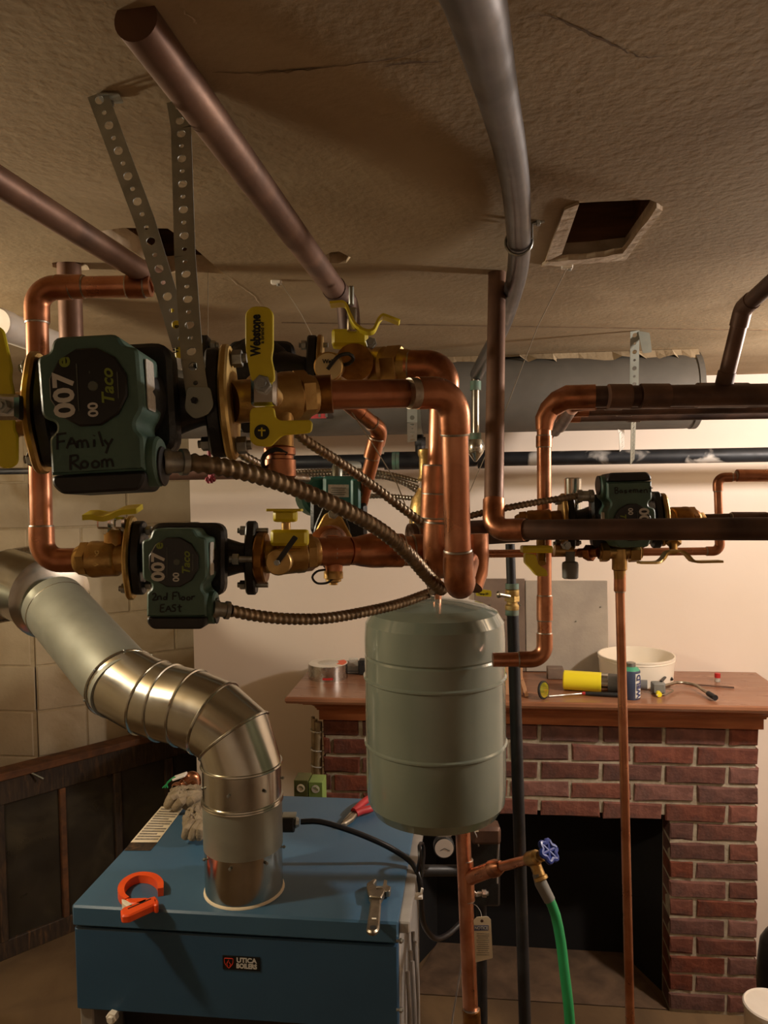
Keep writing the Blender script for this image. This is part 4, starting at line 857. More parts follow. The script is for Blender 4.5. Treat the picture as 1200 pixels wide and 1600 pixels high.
# white pipe at the left
t = thing('white_pipe', 'white plastic pipe with capped end at the left edge behind the riser', 'pipe', P(-2, 510, 1.5))
a, b = P(2, 508, 1.5), P(175, 572, 1.95); MB().cyl(a, b, .030, seg=24).build('pipe', 'white_pipe', t); MB().lathe(a - (b - a).normalized() * .012, a - b, [(-.03, .032), (0, .032), (.004, .029)], 26).build('end_cap', 'white_pipe', t)
t = thing('steel_rod', 'thin black rod level across the block wall at the left', 'rod', P(-20, 736, 2.2))
MB().cyl(toX(P(160, 734, 2.2), P(-60, 738, 2.2), X0 + .005), P(160, 734, 2.2), .009, seg=12).build('rod', 'black_iron', t); MB().cyl(P(-60, 734, 2.2), P(160, 730.5, 2.2), .0035, seg=10).build('bright_wire', 'galv', t)
# ceiling clips and strings
for lab, px, end in (('small white ceiling clip left of the sloping brown pipe', (432, 441), (470, 600)), ('small white ceiling clip at the edge of the square hole', (886, 417), (735, 765))):
    t = thing('ceiling_clip', lab, 'clip', PZ(*px, ZC), group='ceiling clips'); c = PZ(*px, ZC - .004); MB().box(c, (.02, .012, .008), None, .002).build('clip_body', 'white_plastic', t); MB().cyl(c + V((.004, -.003, -.004)), c + V((.004, -.003, -.008)), .003, seg=8).build('screw', 'zinc', t)
def cord(label, pts, r=.0008, m='string', name='string', cat='string'):
    t = thing(name, label, cat, P(*pts[0]), group='thin strings'); MB().tube([P(*p) for p in pts], r, 6).build('strand', m, t); return t
cord('thin string from the ceiling clip by the square hole down to the tank pipes', [(886, 418, 1.35), (840, 510, 1.4), (790, 640, 1.45), (733, 770, 1.5)])
cord('thin string hanging from the ceiling left of the sloping brown pipe', [(440, 443, 1.4), (470, 490, 1.42), (500, 548, 1.45)], .0007)
cord('pale string falling from the front pipe to the brass vent', [(550, 645, 1.15), (580, 690, 1.17), (620, 755, 1.2), (645, 820, 1.22)], .001)
# brass air vent
t = thing('air_vent', 'cone shaped brass air vent standing on the header behind the copper drops', 'valve', P(662, 838, 1.24))
zv = P(664, 838, 1.28); MB().lathe(zv, P(668, 700, 1.28) - zv, [(0, .026), (.02, .027), (.045, .0275), (.062, .024), (.075, .016), (.08, .0145)], 24).build('vent_body', 'brass_pale', t)
MB().lathe(P(667, 752, 1.28), UPV, [(0, .0135), (.004, .0155), (.01, .013), (.04, .013), (.044, .015), (.052, .015), (.054, .01)], 20).build('vent_neck', 'brass_pale', t)
MB().box(P(676, 815, 1.24), (.02, .01, .03), (RGT, FWD, UPV), .003).build('black_clip', 'black_plastic', t)
# pink tag hanging under the duct
t = thing('hanging_tag', 'pink red beaded tag on a black clip hanging left of the black flange', 'tag', P(326, 690, 1.3))
MB().cyl(P(325, 690, 1.3), P(325, 700, 1.3), .007, seg=10).build('clip', 'black_plastic', t); MB().cyl(P(325, 690, 1.3), PZ(325, 420, ZC), .0006, seg=6).build('cord', 'string', t)
m = MB()
for k in range(16): c = P(328 + random.uniform(-8, 8), 716 + k * 2.5 + random.uniform(-2, 2), 1.3 + random.uniform(-.008, .008)); m.lathe(c - V((0, 0, .004)), Zz, [(0, .001), (.002, .0035), (.006, .0035), (.008, .001)], 7)
m.cyl(P(326, 700, 1.3), P(330, 755, 1.3), .0035, seg=8); m.build('beads', 'pink_tag', t)

# ---------------------------------------------------------------- expansion tank
TC = P(680, 1100, 1.56); rT = 109 / F * 1.56
zt = lambda y, x=680: P(x, y, 1.56).z
t = thing('expansion_tank', 'grey painted expansion tank with domed ends hanging below the copper header', 'tank', (TC.x, TC.y, zt(1280)))
z0, z1 = zt(1281), zt(935); H = z1 - z0
prof = [(0, .001), (.003, rT * .5), (.010, rT * .74), (.022, rT * .90), (.042, rT * .98), (.07, rT)]
def bead(h): return [(h - .006, rT), (h - .003, rT * 1.022), (h, rT * 1.022), (h + .003, rT)]
for y in (1168, 1060, 1045): pass
hb = [zt(1155) - z0, zt(1052) - z0, zt(1018) - z0]
prof += bead(hb[0]) + [(hb[1] - .02, rT)] + bead(hb[1]) + [(hb[2] - .004, rT), (hb[2], rT * .982), (hb[2] + .004, rT)]
prof += [(H - .075, rT), (H - .045, rT * .985), (H - .025, rT * .9), (H - .012, rT * .72), (H - .003, rT * .4), (H + .002, .001)]
MB().lathe((TC.x, TC.y, z0), Zz, prof, 96).build('shell', 'tank', t, ang=12)
tf = V((TC.x + .006, TC.y, z1 - .005)); pipe_run(t, [tf, V((tf.x, tf.y, h3.z)), h3 + hd_ * .015], .0095, R=.018, sock=.01)
m = MB(); c = P(677, 886, 1.03); m.ribbon([c + RGT * (.012 * math.cos(a_)) + UPV * (.038 * math.sin(a_)) + FWD * (.03 * math.cos(a_)) for a_ in [2 * math.pi * k / 28 for k in range(29)]], FWD, FWD * .012, .0015); m.cyl(P(675, 925, 1.03), P(677, 938, 1.5), .004, seg=8); m.build('hanging_loop', 'galv', t)
# black vertical pipe with brass valve
t = thing('black_iron_pipe', 'vertical black iron pipe with brass valve standing right of the tank', 'pipe', P(822, 1600, 1.66))
MB().cyl(P(801, 955, 1.7), toZ(P(801, 955, 1.7), P(823, 1690, 1.64), 0), .0133, seg=18).build('pipe', 'black_iron', t); MB().cyl(P(797, 850, 1.7), P(799, 912, 1.7), .0105, seg=14).build('nipple', 'black_iron', t)
m = MB(); m.lathe(P(800, 956, 1.7), UPV, [(0, .012), (.006, .0155), (.014, .0155), (.018, .012), (.03, .012), (.036, .0155), (.048, .0155), (.052, .011), (.062, .011)], 16); hexprism(m, P(800, 940, 1.7), P(800, 930, 1.7), .0165); m.build('brass_valve', 'brass_pale', t)
for y in (957, 916): coupling(t, P(800, y, 1.7), UPV, .0125, .012, 'verdigris', 1.2, 'joint_collar', False)
m = MB(); m.cyl(P(796, 932, 1.68), P(780, 929, 1.66), .004, seg=8); m.lathe(P(783, 929, 1.665), -RGT, [(0, .006), (.006, .008), (.01, .005)], 10); m.build('valve_stem', 'tool_steel', t)
t = thing('yellow_tag', 'small yellow tag with black print beside the black pipe valve', 'tag', P(756, 928, 1.68)); MB().prism(rp([(-.016, -.0055), (.018, -.008), (.018, .006), (-.012, .009), (-.016, .006)], .003, 2), P(755, 927, 1.68), RGT, UPV, FWD, .002).build('tag_body', 'yellow', t)
text_mb('Temp 25', P(755, 928, 1.6795), RGT, UPV, .006, .0002, 0, .0002).build('lettering', 'marker', t, ang=None)
# ---------------------------------------------------------------- boiler
ZB = 1.90 - .875
q0, q1 = PZ(107, 1420, ZB), PZ(623, 1437, ZB); bx0, bx1 = q0.x, q1.x; by0 = (q0.y + q1.y) / 2; by1 = PZ(450, 1243, ZB).y
bt = thing('boiler', 'blue steel boiler cabinet with flue pipe rising from its top', 'boiler', ((bx0 + bx1) / 2, (by0 + by1) / 2, 0))
cx, cy, wx, wy = (bx0 + bx1) / 2, (by0 + by1) / 2, bx1 - bx0, by1 - by0
zlip = PY(108, 1450, by0).z; zbot = PY(120, 1579, by0).z
def slab(name, m, x0, x1, y0, y1, z0, z1, ch=.003, parent=bt): return MB().box(((x0 + x1) / 2, (y0 + y1) / 2, (z0 + z1) / 2), (x1 - x0, y1 - y0, z1 - z0), None, ch).build(name, m, parent)
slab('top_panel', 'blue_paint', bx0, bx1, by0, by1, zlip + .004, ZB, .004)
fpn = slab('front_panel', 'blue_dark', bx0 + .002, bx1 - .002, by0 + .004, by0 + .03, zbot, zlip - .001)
slab('left_panel', 'panel_grey', bx0 + .002, bx0 + .022, by0 + .02, by1 - .01, .0, zlip)
slab('right_panel', 'panel_grey', bx1 - .022, bx1 - .002, by0 + .02, by1 - .01, .0, zlip)
slab('top_flange', 'panel_grey', bx1 - .001, bx1 + .022, by0 + .01, by1 - .02, ZB - .028, ZB - .004)
slab('back_panel', 'panel_grey', bx0 + .03, bx1 - .03, by1 - .03, by1 - .01, .0, zlip)
slab('inner_base', 'black_plastic', bx0 + .03, bx1 - .03, by0 + .16, by1 - .05, .0, zbot + .05)
for x in (bx0 + .004, bx1 - .034): slab('leg', 'panel_grey', x, x + .03, by0 + .012, by0 + .04, 0, zbot)
bolt(bt, PY(178, 1585, by0 - .0), V((0, -1, 0)), .012, .06, 'knob', 'white_plastic')
for y in (1470, 1578): bolt(bt, PY(624, y, by0), V((1, 0, 0)), .005, .006, 'screw')
# badge
b0, b1 = PY(347, 1494, by0), PY(406, 1519, by0); bc = (b0 + b1) / 2; yb_ = by0 + .0035
bd = MB().box((bc.x, yb_, bc.z), (b1.x - b0.x, .002, b0.z - b1.z)).build('badge', 'label_black', fpn, ang=None)
lx = bc.x + .011
text_mb('UTICA', V((lx, yb_ - .0012, bc.z + .0062)), Xx, Zz, .0135, .0002, 0, .0005, sx=1.05).build('lettering', 'print_white', bd, ang=None)
text_mb('BOILERS', V((lx, yb_ - .0012, bc.z - .0058)), Xx, Zz, .0135, .0002, 0, .0006, sx=.86).build('lettering', 'print_white', bd, ang=None)
fx = bc.x - .026; m = MB()
sh = rp([(-.009, .009), (.009, .009), (.009, -.001), (0, -.012), (-.009, -.001)], [.002, .002, .004, .003, .004], 3); pts = [V((fx + a, yb_ - .0014, bc.z + b)) for a, b in sh]; m.tube(pts + [pts[0]], .0007, 6, False)
m.tube([V((fx + a, yb_ - .0014, bc.z + b)) for a, b in ((-.002, -.007), (-.004, -.002), (0, .006), (.001, 0), (.004, -.003), (.002, -.007))], .0007, 6); m.build('flame_logo', 'logo_red', bd, ang=None)
# instruction sticker on the top
sk = [PZ(a, b, ZB + .0008) for a, b in ((204, 1316), (246, 1316), (287, 1262), (252, 1260))]; MB().quad(*sk).build('instruction_sticker', 'paper', bt, ang=None)
s2 = [PZ(a, b, ZB + .0008) for a, b in ((194, 1329), (235, 1329), (246, 1316), (204, 1316))]; MB().quad(*s2).build('instruction_sticker', 'old_frame', bt, ang=None)
for i in range(13):
    t0 = .06 + i * .07; L_, R_ = sk[0].lerp(sk[3], t0), sk[1].lerp(sk[2], t0); L2, R2 = sk[0].lerp(sk[3], t0 + .04), sk[1].lerp(sk[2], t0 + .04); k = V((0, 0, .0004))
    MB().quad(L_.lerp(R_, .07) + k, L_.lerp(R_, .95 - .2 * (i % 3 == 2)) + k, L2.lerp(R2, .95 - .2 * (i % 3 == 2)) + k, L2.lerp(R2, .07) + k).build('print_line', 'paper_print', bt, ang=None)
# wiring down the right side
wb = thing('cable_bundle', 'grey wires and black cable tied down the right side of the boiler', 'cable', V((bx1 + .02, by0, 0)))
for k in range(5):
    x = bx1 + .010 + .007 * (k % 2); yk = by0 + .05 + .035 * k; MB().tube(spline([V((x, yk + .03, ZB - .15)), V((x + .006, yk, .75)), V((x, yk + .004 * k, .45)), V((x + .004, yk, .1)), V((x, yk, .0))], .04), .0045, 8).build('wire', 'grey_wire', wb)
MB().tube(spline(PX([(470, 1284, 1.74), (500, 1284, 1.74), (545, 1297, 1.74), (590, 1315, 1.74), (622, 1332, 1.74), (645, 1350, 1.72), (655, 1372, 1.70), (658, 1400, 1.70), (659, 1425, 1.72), (664, 1448, 1.75), (680, 1466, 1.8), (700, 1460, 1.85), (722, 1440, 1.9)]), .012), .0065, 12).build('black_cable', 'cable', wb)
MB().tube(spline(PX([(652, 1362, 1.68), (656, 1340, 1.68), (655, 1322, 1.7), (660, 1318, 1.72), (662, 1335, 1.72), (659, 1370, 1.7)]), .01), .004, 8).build('loose_end', 'cable', wb)
MB().box(P(648, 1400, 1.66), (.034, .02, .008), (RGT, FWD, UPV), .002).build('cable_tie', 'white_plastic', wb)
MB().tube(PX([(648, 1400, 1.65), (658, 1396, 1.65), (660, 1388, 1.65)]), .003, 6).build('tie_tail', 'white_plastic', wb)

# ---------------------------------------------------------------- flue
f0 = PZ(382, 1388, ZB); dF = dep(f0); rF = 61 / F * dF
fu = thing('flue_pipe', 'shiny galvanized flue pipe with segmented elbow rising from the blue boiler', 'duct', f0)
z1 = PY(381, 1245, f0.y).z; z2 = PY(381, 1192, f0.y).z; zs = PY(381, 1318, f0.y).z
def sect(a, b, r, m, name, ra=None): return MB().tube([V(a), V(b)], [r, ra or r], 40).build(name, m, fu)
sect(f0 - V((0, 0, .01)), V((f0.x, f0.y, zs)), rF * .985, 'galv', 'lower_section'); sect(V((f0.x, f0.y, zs)), V((f0.x, f0.y, z1)), rF, 'galv_dull', 'middle_section'); sect(V((f0.x, f0.y, z1)), V((f0.x, f0.y, z2)), rF * .99, 'galv', 'upper_section')
def ringm(c, ax, r, w=.003, m='galv', name='seam_bead'):
    c = V(c); ax = V(ax).normalized(); a = ax.orthogonal().normalized(); b = ax.cross(a); MB().tube([c + (a * math.cos(2 * math.pi * k / 40) + b * math.sin(2 * math.pi * k / 40)) * r for k in range(41)], w, 6, False).build(name, m, fu)
for z in (z1, z1 - .005): ringm((f0.x, f0.y, z), Zz, rF)
MB().lathe(f0 + V((0, 0, .0003)), Zz, [(0, rF * 1.025), (.003, rF * 1.015), (.005, rF * .985)], 40).build('base_sealant', 'paper', fu)
top = V((f0.x, f0.y, z2)); d0 = dep(top)
ctr = [top] + [P(*a) for a in ((366, 1150, d0 + .01), (334, 1122, d0 + .03), (296, 1106, d0 + .05), (262, 1098, d0 + .07), (236, 1090, d0 + .085), (190, 1067, d0 + .11))]
axs = [Zz] + [((ctr[min(i + 1, 6)] - ctr[i - 1])).normalized() for i in range(1, 7)]; axs[6] = (P(88, 950, d0 + .35) - ctr[6]).normalized()
def gore(i, j, m):
    mb = MB(); seg = 40; vs = []
    for k in (i, j):
        ax = axs[k]; a = V((0, 1, 0)); a = (a - ax * a.dot(ax)).normalized(); b = ax.cross(a)
        vs += [ctr[k] + (a * math.cos(2 * math.pi * s / seg) + b * math.sin(2 * math.pi * s / seg)) * rF for s in range(seg)]
    mb.add(vs, [(s, (s + 1) % seg, seg + (s + 1) % seg, seg + s) for s in range(seg)]); mb.build('elbow_gore', m, fu)
for i in range(6): gore(i, i + 1, 'galv')
for i in range(7): ringm(ctr[i], axs[i], rF * 1.005, .0032)
ringm(P(92, 955, d0 + .34), axs[6], rF * .975, .0022)
e0, e1_ = ctr[6] + axs[6] * -.02, P(84, 945, d0 + .36)
sect(e0, e1_, rF * .97, 'galv_dull', 'diagonal_section')
for k in range(7):
    for p_, ax in ((ctr[6], axs[6]), (V((f0.x, f0.y, zs - .012)), Zz), (V((f0.x, f0.y, (z1 + z2) / 2)), Zz)):
        a = ax.orthogonal().normalized(); b = ax.cross(a); an = k * .9 + .3; n_ = a * math.cos(an) + b * math.sin(an); bolt(fu, p_ + n_ * rF * 1.0, n_, .0035, .004, 'rivet')
fu2 = thing('flue_tee', 'galvanized flue tee with foil tape at the left edge', 'duct', P(40, 925, d0 + .42))
ta, tb = P(82, 935, d0 + .36), P(30, 915, d0 + .50); axT = (tb - ta).normalized()
rT2 = rF * 1.0; MB().tube([ta, ta + axT * .01, ta + axT * .012, tb + axT * .06], [rF * .98, rF * 1.28, rF * 1.12, rF * 1.12], 40).build('branch_collar', 'galv', fu2)
la = P(70, 905, d0 + .60); lb = toX(la, P(-170, 945, d0 + .46), X0 + .09); MB().tube([la, lb], rF * 1.2, 40).build('tee_body', 'galv_dull', fu2)
m = MB(); axL = (lb - la).normalized(); a = axL.orthogonal().normalized(); b = axL.cross(a)
for j in range(2):
    c = la + axL * (.02 + j * .09); vs = []; n = 40
    for s in range(n):
        for w_ in (0, 1): rr = rF * 1.2 * (1.01 + .012 * random.random()); an = 2 * math.pi * s / n; vs.append(c + axL * (w_ * .07 + random.uniform(-.003, .003)) + (a * math.cos(an) + b * math.sin(an)) * rr)
    m.add(vs, [(2 * s, 2 * s + 1, (2 * s + 3) % (2 * n), (2 * s + 2) % (2 * n)) for s in range(n)])
m.build('foil_tape', 'tape_foil', fu2, ang=15)
MB().tube([P(70, 895, d0 + .42), P(30, 877, d0 + .45), P(-10, 882, d0 + .45)], .006, 8).build('red_band', 'red_plastic', fu2)
# spill switch box on the flue
t = thing('spill_switch', 'small black switch box on the side of the flue pipe', 'switch', P(450, 1284, 1.72)); MB().box(P(449, 1285, 1.72), (.036, .035, .034), (RGT, FWD, UPV), .004).build('switch_body', 'black_plastic', t)
MB().lathe(P(461, 1285, 1.715), RGT, [(0, .011), (.003, .013), (.006, .011), (.009, .009)], 8).build('lock_nut', 'zinc', t); MB().box(P(452, 1274, 1.72), (.03, .03, .004), (RGT, FWD, UPV)).build('bracket', 'galv_dull', t)

# ---------------------------------------------------------------- tools on the boiler
zt_ = ZB + .001
t = thing('pipe_hook', 'orange plastic hook tool with a white grip on the blue boiler top', 'tool', PZ(215, 1400, ZB), group='tools on the boiler')
K = lambda px, py, h=.012: PZ(px, py, ZB + h)
arc = [K(a, b) for a, b in ((251, 1392), (250, 1381), (240, 1372), (227, 1369), (213, 1370), (200, 1376), (192, 1384), (189, 1393), (192, 1402), (199, 1407))]
m = MB(); sp = spline(arc, .006); n = len(sp); rr = [.0045 + .0035 * math.sin(math.pi * min(1, (i + 4) / n * .9)) for i in range(n)]
vs = []
for i, p in enumerate(sp):
    tn = (sp[min(i + 1, n - 1)] - sp[max(i - 1, 0)]).normalized(); s = V((-tn.y, tn.x, 0)).normalized()
    for a, h in ((-1, -.0115), (1, -.0115), (1, .006), (-1, .006)): vs.append(p + s * (a * rr[i]) + V((0, 0, h)))
m.add(vs, [(i * 4 + k, i * 4 + (k + 1) % 4, (i + 1) * 4 + (k + 1) % 4, (i + 1) * 4 + k) for i in range(n - 1) for k in range(4)] + [(0, 1, 2, 3), tuple((n - 1) * 4 + k for k in range(4))]); m.build('hook', 'orange', t, ang=30)
def flat_tool(pxs, h0, h1, m, name, root, r=.004, ch=.001):
    p = [PZ(a, b, ZB + h1) for a, b in pxs]; return MB().prism(rp([(q.x, q.y) for q in p], r, 3), V((0, 0, ZB + h0)), Xx, Yy, Zz, h1 - h0, ch).build(name, m, root)
bar = flat_tool([(188, 1421), (192, 1417), (232, 1402), (243, 1399), (247, 1404), (242, 1412), (202, 1430), (190, 1431)], .003, .02, 'orange', 'handle_bar', t, .004, .003)
flat_tool([(196, 1403), (232, 1402), (225, 1412), (202, 1411)], .002, .02, 'orange', 'neck', t, .004, .002); flat_tool([(190, 1404), (197, 1406), (207, 1412), (206, 1416), (197, 1415), (191, 1410)], .002, .02, 'off_white', 'grip', t, .003, .001)
flat_tool([(240, 1404), (248, 1406), (247, 1414), (240, 1414)], .002, .02, 'orange', 'thumb_knob', t, .004, .002)
bar_txt = text_mb('PEX PULL', PZ(218, 1411, ZB + .0242), (PZ(242, 1401, ZB) - PZ(195, 1421, ZB)), (PZ(200, 1400, ZB) - PZ(207, 1420, ZB)), .011, .0003, 0, .0002) if False else MB().box(PZ(218, 1412, ZB + .0203), (.05, .003, .0006), ((PZ(240, 1403, ZB) - PZ(196, 1422, ZB)).normalized(), (PZ(240, 1403, ZB) - PZ(196, 1422, ZB)).normalized().cross(Zz) * -1, Zz))
bar_txt.build('print_line', 'marker', bar, ang=None)
t = thing('adjustable_wrench', 'steel adjustable wrench lying at the front edge of the boiler top', 'wrench', PZ(588, 1420, ZB), group='tools on the boiler')
wh = flat_tool([(572, 1453), (573, 1446), (579, 1405), (577, 1392), (592, 1390), (596, 1400), (593, 1446), (591, 1453), (582, 1457)], .004, .014, 'tool_steel', 'handle', t, .006, .003)
flat_tool([(577, 1400), (573, 1386), (573, 1379), (585, 1372), (589, 1373), (584, 1380), (588, 1384), (598, 1384), (602, 1390), (596, 1402)], .003, .018, 'tool_steel', 'jaw_head', t, .003, .002)
flat_tool([(597, 1388), (600, 1374), (605, 1375), (604, 1382), (611, 1385), (609, 1392), (603, 1393)], .004, .017, 'tool_steel', 'moving_jaw', t, .002, .001)
MB().cyl(PZ(588, 1388, ZB + .016), PZ(598, 1388, ZB + .016), .005, seg=10).build('worm_screw', 'chrome', t); flat_tool([(578, 1446), (588, 1446), (588, 1452), (578, 1452)], .0138, .0143, 'black_plastic', 'hang_hole', t, .004, 0)
flat_tool([(581, 1434), (588, 1434), (588, 1436), (581, 1436)], .0138, .0146, 'off_white', 'stamp', t, .0005, 0)
t = thing('pliers', 'pliers with red grips at the back of the boiler top under the tank', 'pliers', PZ(565, 1270, ZB), group='tools on the boiler')
flat_tool([(531, 1287), (536, 1280), (546, 1268), (556, 1264), (560, 1268), (552, 1278), (541, 1285)], .004, .016, 'tool_steel', 'jaws', t, .004, .003)
for a in (((553, 1268, .014), (562, 1259, .017), (570, 1252, .018), (580, 1246, .018)), ((556, 1271, .012), (565, 1267, .014), (577, 1264, .014), (590, 1258, .014))): MB().tube(spline([PZ(x, y, ZB + h) for x, y, h in a], .01), .0095, 10).build('grip', 'red_grip', t)
# gloves
def blob(root, name, m, px, h, seed, th=.03):
    r = random.Random(seed); p = [PZ(a, b, ZB) for a, b in px]; c = sum(p, V()) / len(p); n = 22; rings = []; mb = MB(); poly = rp([(q.x, q.y) for q in p], .012, 3); N = len(poly); vs = []
    for k, (s, z) in enumerate(((.97, .001), (1.0, th * .35), (.92, th * .75), (.7, th), (.4, th * 1.1), (.12, th * 1.02))):
        for a, b in poly: j = r.uniform(-.004, .004) if k else 0; vs.append(V((c.x + (a - c.x) * s + j, c.y + (b - c.y) * s + j, ZB + z + (r.uniform(-.006, .006) if k > 1 else 0))))
    fs = [(i * N + k, i * N + (k + 1) % N, (i + 1) * N + (k + 1) % N, (i + 1) * N + k) for i in range(5) for k in range(N)] + [tuple(range(N)), tuple(5 * N + k for k in range(N))]
    return mb.add(vs, fs).build(name, m, root, ang=70)
t = thing('work_glove', 'grey knit work glove lying against the flue pipe', 'glove', PZ(305, 1290, ZB), group='work gloves')
blob(t, 'palm', 'glove', [(288, 1310), (284, 1296), (290, 1284), (300, 1274), (316, 1268), (322, 1300), (318, 1306), (300, 1313)], .03, 2, .035)
for a in ((290, 1307, 300, 1286), (300, 1309, 312, 1286), (311, 1308, 318, 1288)): MB().tube(spline([PZ(a[0], a[1], ZB + .018), PZ((a[0] + a[2]) / 2 - 2, (a[1] + a[3]) / 2, ZB + .036), PZ(a[2], a[3], ZB + .03)], .008), .011, 10).build('finger', 'glove', t)
t = thing('work_glove', 'tan knit work glove behind the grey one at the back left corner', 'glove', PZ(285, 1258, ZB), group='work gloves')
blob(t, 'palm', 'glove', [(258, 1262), (262, 1252), (270, 1246), (300, 1244), (318, 1242), (318, 1256), (296, 1262), (272, 1266)], .03, 4, .035)
for a in ((262, 1258, 274, 1248), (275, 1262, 290, 1250), (290, 1260, 308, 1246)): MB().tube(spline([PZ(a[0], a[1], ZB + .02), PZ((a[0] + a[2]) / 2, (a[1] + a[3]) / 2 - 3, ZB + .04), PZ(a[2], a[3], ZB + .034)], .008), .012, 10).build('finger', 'glove', t)
# copper fitting with green wire behind the gloves
t = thing('copper_fitting', 'copper elbow with pale relief cap and green wire behind the gloves', 'fitting', P(283, 1250, 2.1))
m = MB(); m.lathe(P(279, 1252, 2.12), UPV, [(0, .017), (.02, .017), (.024, .019), (.045, .019), (.05, .014)], 18); m.build('body', 'copper_fit', t)
pipe_run(t, [P(286, 1226, 2.12), P(304, 1208, 2.13), P(307, 1262, 2.14)], .0145, R=.018, sock=.012); MB().box(P(281, 1213, 2.11), (.036, .03, .006), ((RGT + UPV * .35).normalized(), FWD, (UPV - RGT * .35).normalized()), .001).build('cap_plate', 'white_plastic', t)
for k in range(3): MB().tube(spline([P(274 - k, 1214, 2.1), P(265 - k * 2, 1221 + k, 2.1), P(254 + k * 4, 1231, 2.1)], .01), .0018, 6).build('green_wire', 'wire_green', t)

# ---------------------------------------------------------------- riser, drain valve, hose at the right of the boiler
t = thing('copper_pipe', 'copper riser below the tank with tee and drain branch', 'pipe', P(737, 1600, 1.75), group='copper pipes')
ra_ = P(722, 1270, 1.76); rb_ = toZ(ra_, P(738, 1640, 1.72), 0); dr = (rb_ - ra_).normalized(); rr_ = .0172
MB().cyl(ra_, rb_, rr_, seg=20).build('pipe', 'copper', t); coupling(t, P(728, 1375, 1.75), dr, rr_, .088, 'copper_fit', 1.1, 'tee'); coupling(t, P(737, 1595, 1.72), dr, rr_, .05, 'bronze', 1.2)
b0_, b1_, b2_, b3_ = P(735, 1371, 1.74), P(768, 1358, 1.70), P(783, 1354, 1.68), P(835, 1341, 1.60)
MB().tube([b0_, b1_], .0165, 18).build('branch', 'copper', t); MB().tube([b1_, b1_.lerp(b2_, .5), b2_], [.0185, .0185, .0125], 18).build('reducer', 'copper_fit', t); MB().cyl(b2_, b3_, .0105, seg=16).build('branch_pipe', 'copper', t)
t = thing('drain_valve', 'brass drain valve with blue wheel handle on the copper branch', 'valve', P(835, 1341, 1.6))
dB = (b3_ - b2_).normalized(); m = MB(); m.lathe(P(824, 1343, 1.61), dB, [(0, .012), (.006, .015), (.03, .015), (.034, .011), (.04, .011)], 16); m.lathe(P(834, 1345, 1.6), P(842, 1365, 1.59) - P(834, 1345, 1.6), [(0, .012), (.03, .012), (.032, .015), (.038, .015), (.04, .012)], 16); m.build('body', 'brass', t)
hexprism(q := MB(), P(844, 1338, 1.59), P(849, 1336, 1.585), .012); q.cyl(P(846, 1337, 1.59), P(858, 1333, 1.57), .005, seg=10); q.build('stem', 'brass_pale', t)
wc, wa = P(857, 1330, 1.57), (P(857, 1330, 1.57) - P(835, 1341, 1.6)).normalized(); a_ = wa.orthogonal().normalized(); b_ = wa.cross(a_)
m = MB(); m.tube([wc + (a_ * math.cos(x) + b_ * math.sin(x)) * (.019 + .003 * math.cos(6 * x)) for x in [2 * math.pi * k / 36 for k in range(37)]], .0055, 8)
for k in range(3): an = k * math.pi / 3; m.cyl(wc - (a_ * math.cos(an) + b_ * math.sin(an)) * .018, wc + (a_ * math.cos(an) + b_ * math.sin(an)) * .018, .004, seg=8)
m.build('wheel_handle', 'valve_blue', t)
t = thing('garden_hose', 'green hose with grey sleeve hanging from the blue handled drain valve', 'hose', P(890, 1600, 1.55))
MB().tube(PX([(840, 1364, 1.59), (845, 1380, 1.585), (859, 1407, 1.58)]), [.0115, .013, .012], 16).build('sleeve', 'hose_sleeve', t); MB().tube(spline(PX([(858, 1404, 1.58), (868, 1430, 1.575), (876, 1470, 1.57), (882, 1520, 1.56), (888, 1570, 1.55), (893, 1640, 1.55), (896, 1720, 1.56)]) + [V((P(896, 1720, 1.56).x, P(896, 1720, 1.56).y, z)) for z in (.5, .3, .12)] + [V((P(896, 1720, 1.56).x + .06, P(896, 1720, 1.56).y - .06, .012)), V((P(896, 1720, 1.56).x + .3, P(896, 1720, 1.56).y - .2, .011))], .02), .0105, 16).build('hose', 'hose_green', t)
t = thing('notice_tag', 'cream NOTICE card tag wired to the copper riser', 'tag', P(752, 1470, 1.70))
tp = [P(*a, 1.70) for a in ((740, 1438), (745, 1433), (762, 1432), (767, 1437), (770, 1497), (743, 1504))]; tb_ = flatpoly(tp, .001, .002, 'paper', 'card', t, 0)
MB().box(P(752, 1450, 1.6993), (.032, .0006, .011), ((RGT - UPV * -.02).normalized(), FWD, UPV)).build('blue_band', 'tag_blue', tb_, ang=None); text_mb('NOTICE', P(752, 1450, 1.6985), RGT, UPV, .0095, .0003, 0, .0003, sx=.85).build('lettering', 'print_white', tb_, ang=None)
for k in range(11): MB().box(P(754.5, 1459 + 3.3 * k, 1.6994), (.028 - .005 * (k % 3 == 2), .0005, .0012), (RGT, FWD, UPV)).build('print_line', 'paper_print', tb_, ang=None)
MB().lathe(P(753, 1439, 1.6994), -FWD, [(0, .0035), (.0005, .003)], 12).build('eyelet', 'copper_dark', tb_); MB().tube(spline(PX([(753, 1438, 1.7), (751, 1425, 1.71), (744, 1415, 1.72), (738, 1412, 1.73)]), .005), .0008, 6).build('tie_wire', 'grey_wire', t)
t = thing('drain_cock', 'small bright drain cock on the back of the copper riser', 'valve', P(750, 1397, 1.8)); MB().tube(spline(PX([(738, 1392, 1.78), (745, 1398, 1.78), (752, 1396, 1.77)]), .005), .005, 10).build('spout', 'chrome', t); bolt(t, P(753, 1396, 1.765), RGT, .009, .01, 'cock_nut')
t = thing('wire_lead', 'loose thin wire hanging left of the copper riser', 'wire', P(704, 1600, 1.9)); MB().tube(spline(PX([(722, 1500, 1.85), (714, 1550, 1.88), (708, 1585, 1.9), (702, 1640, 1.9)]), .02), .0022, 6).build('strand', 'grey_wire', t)
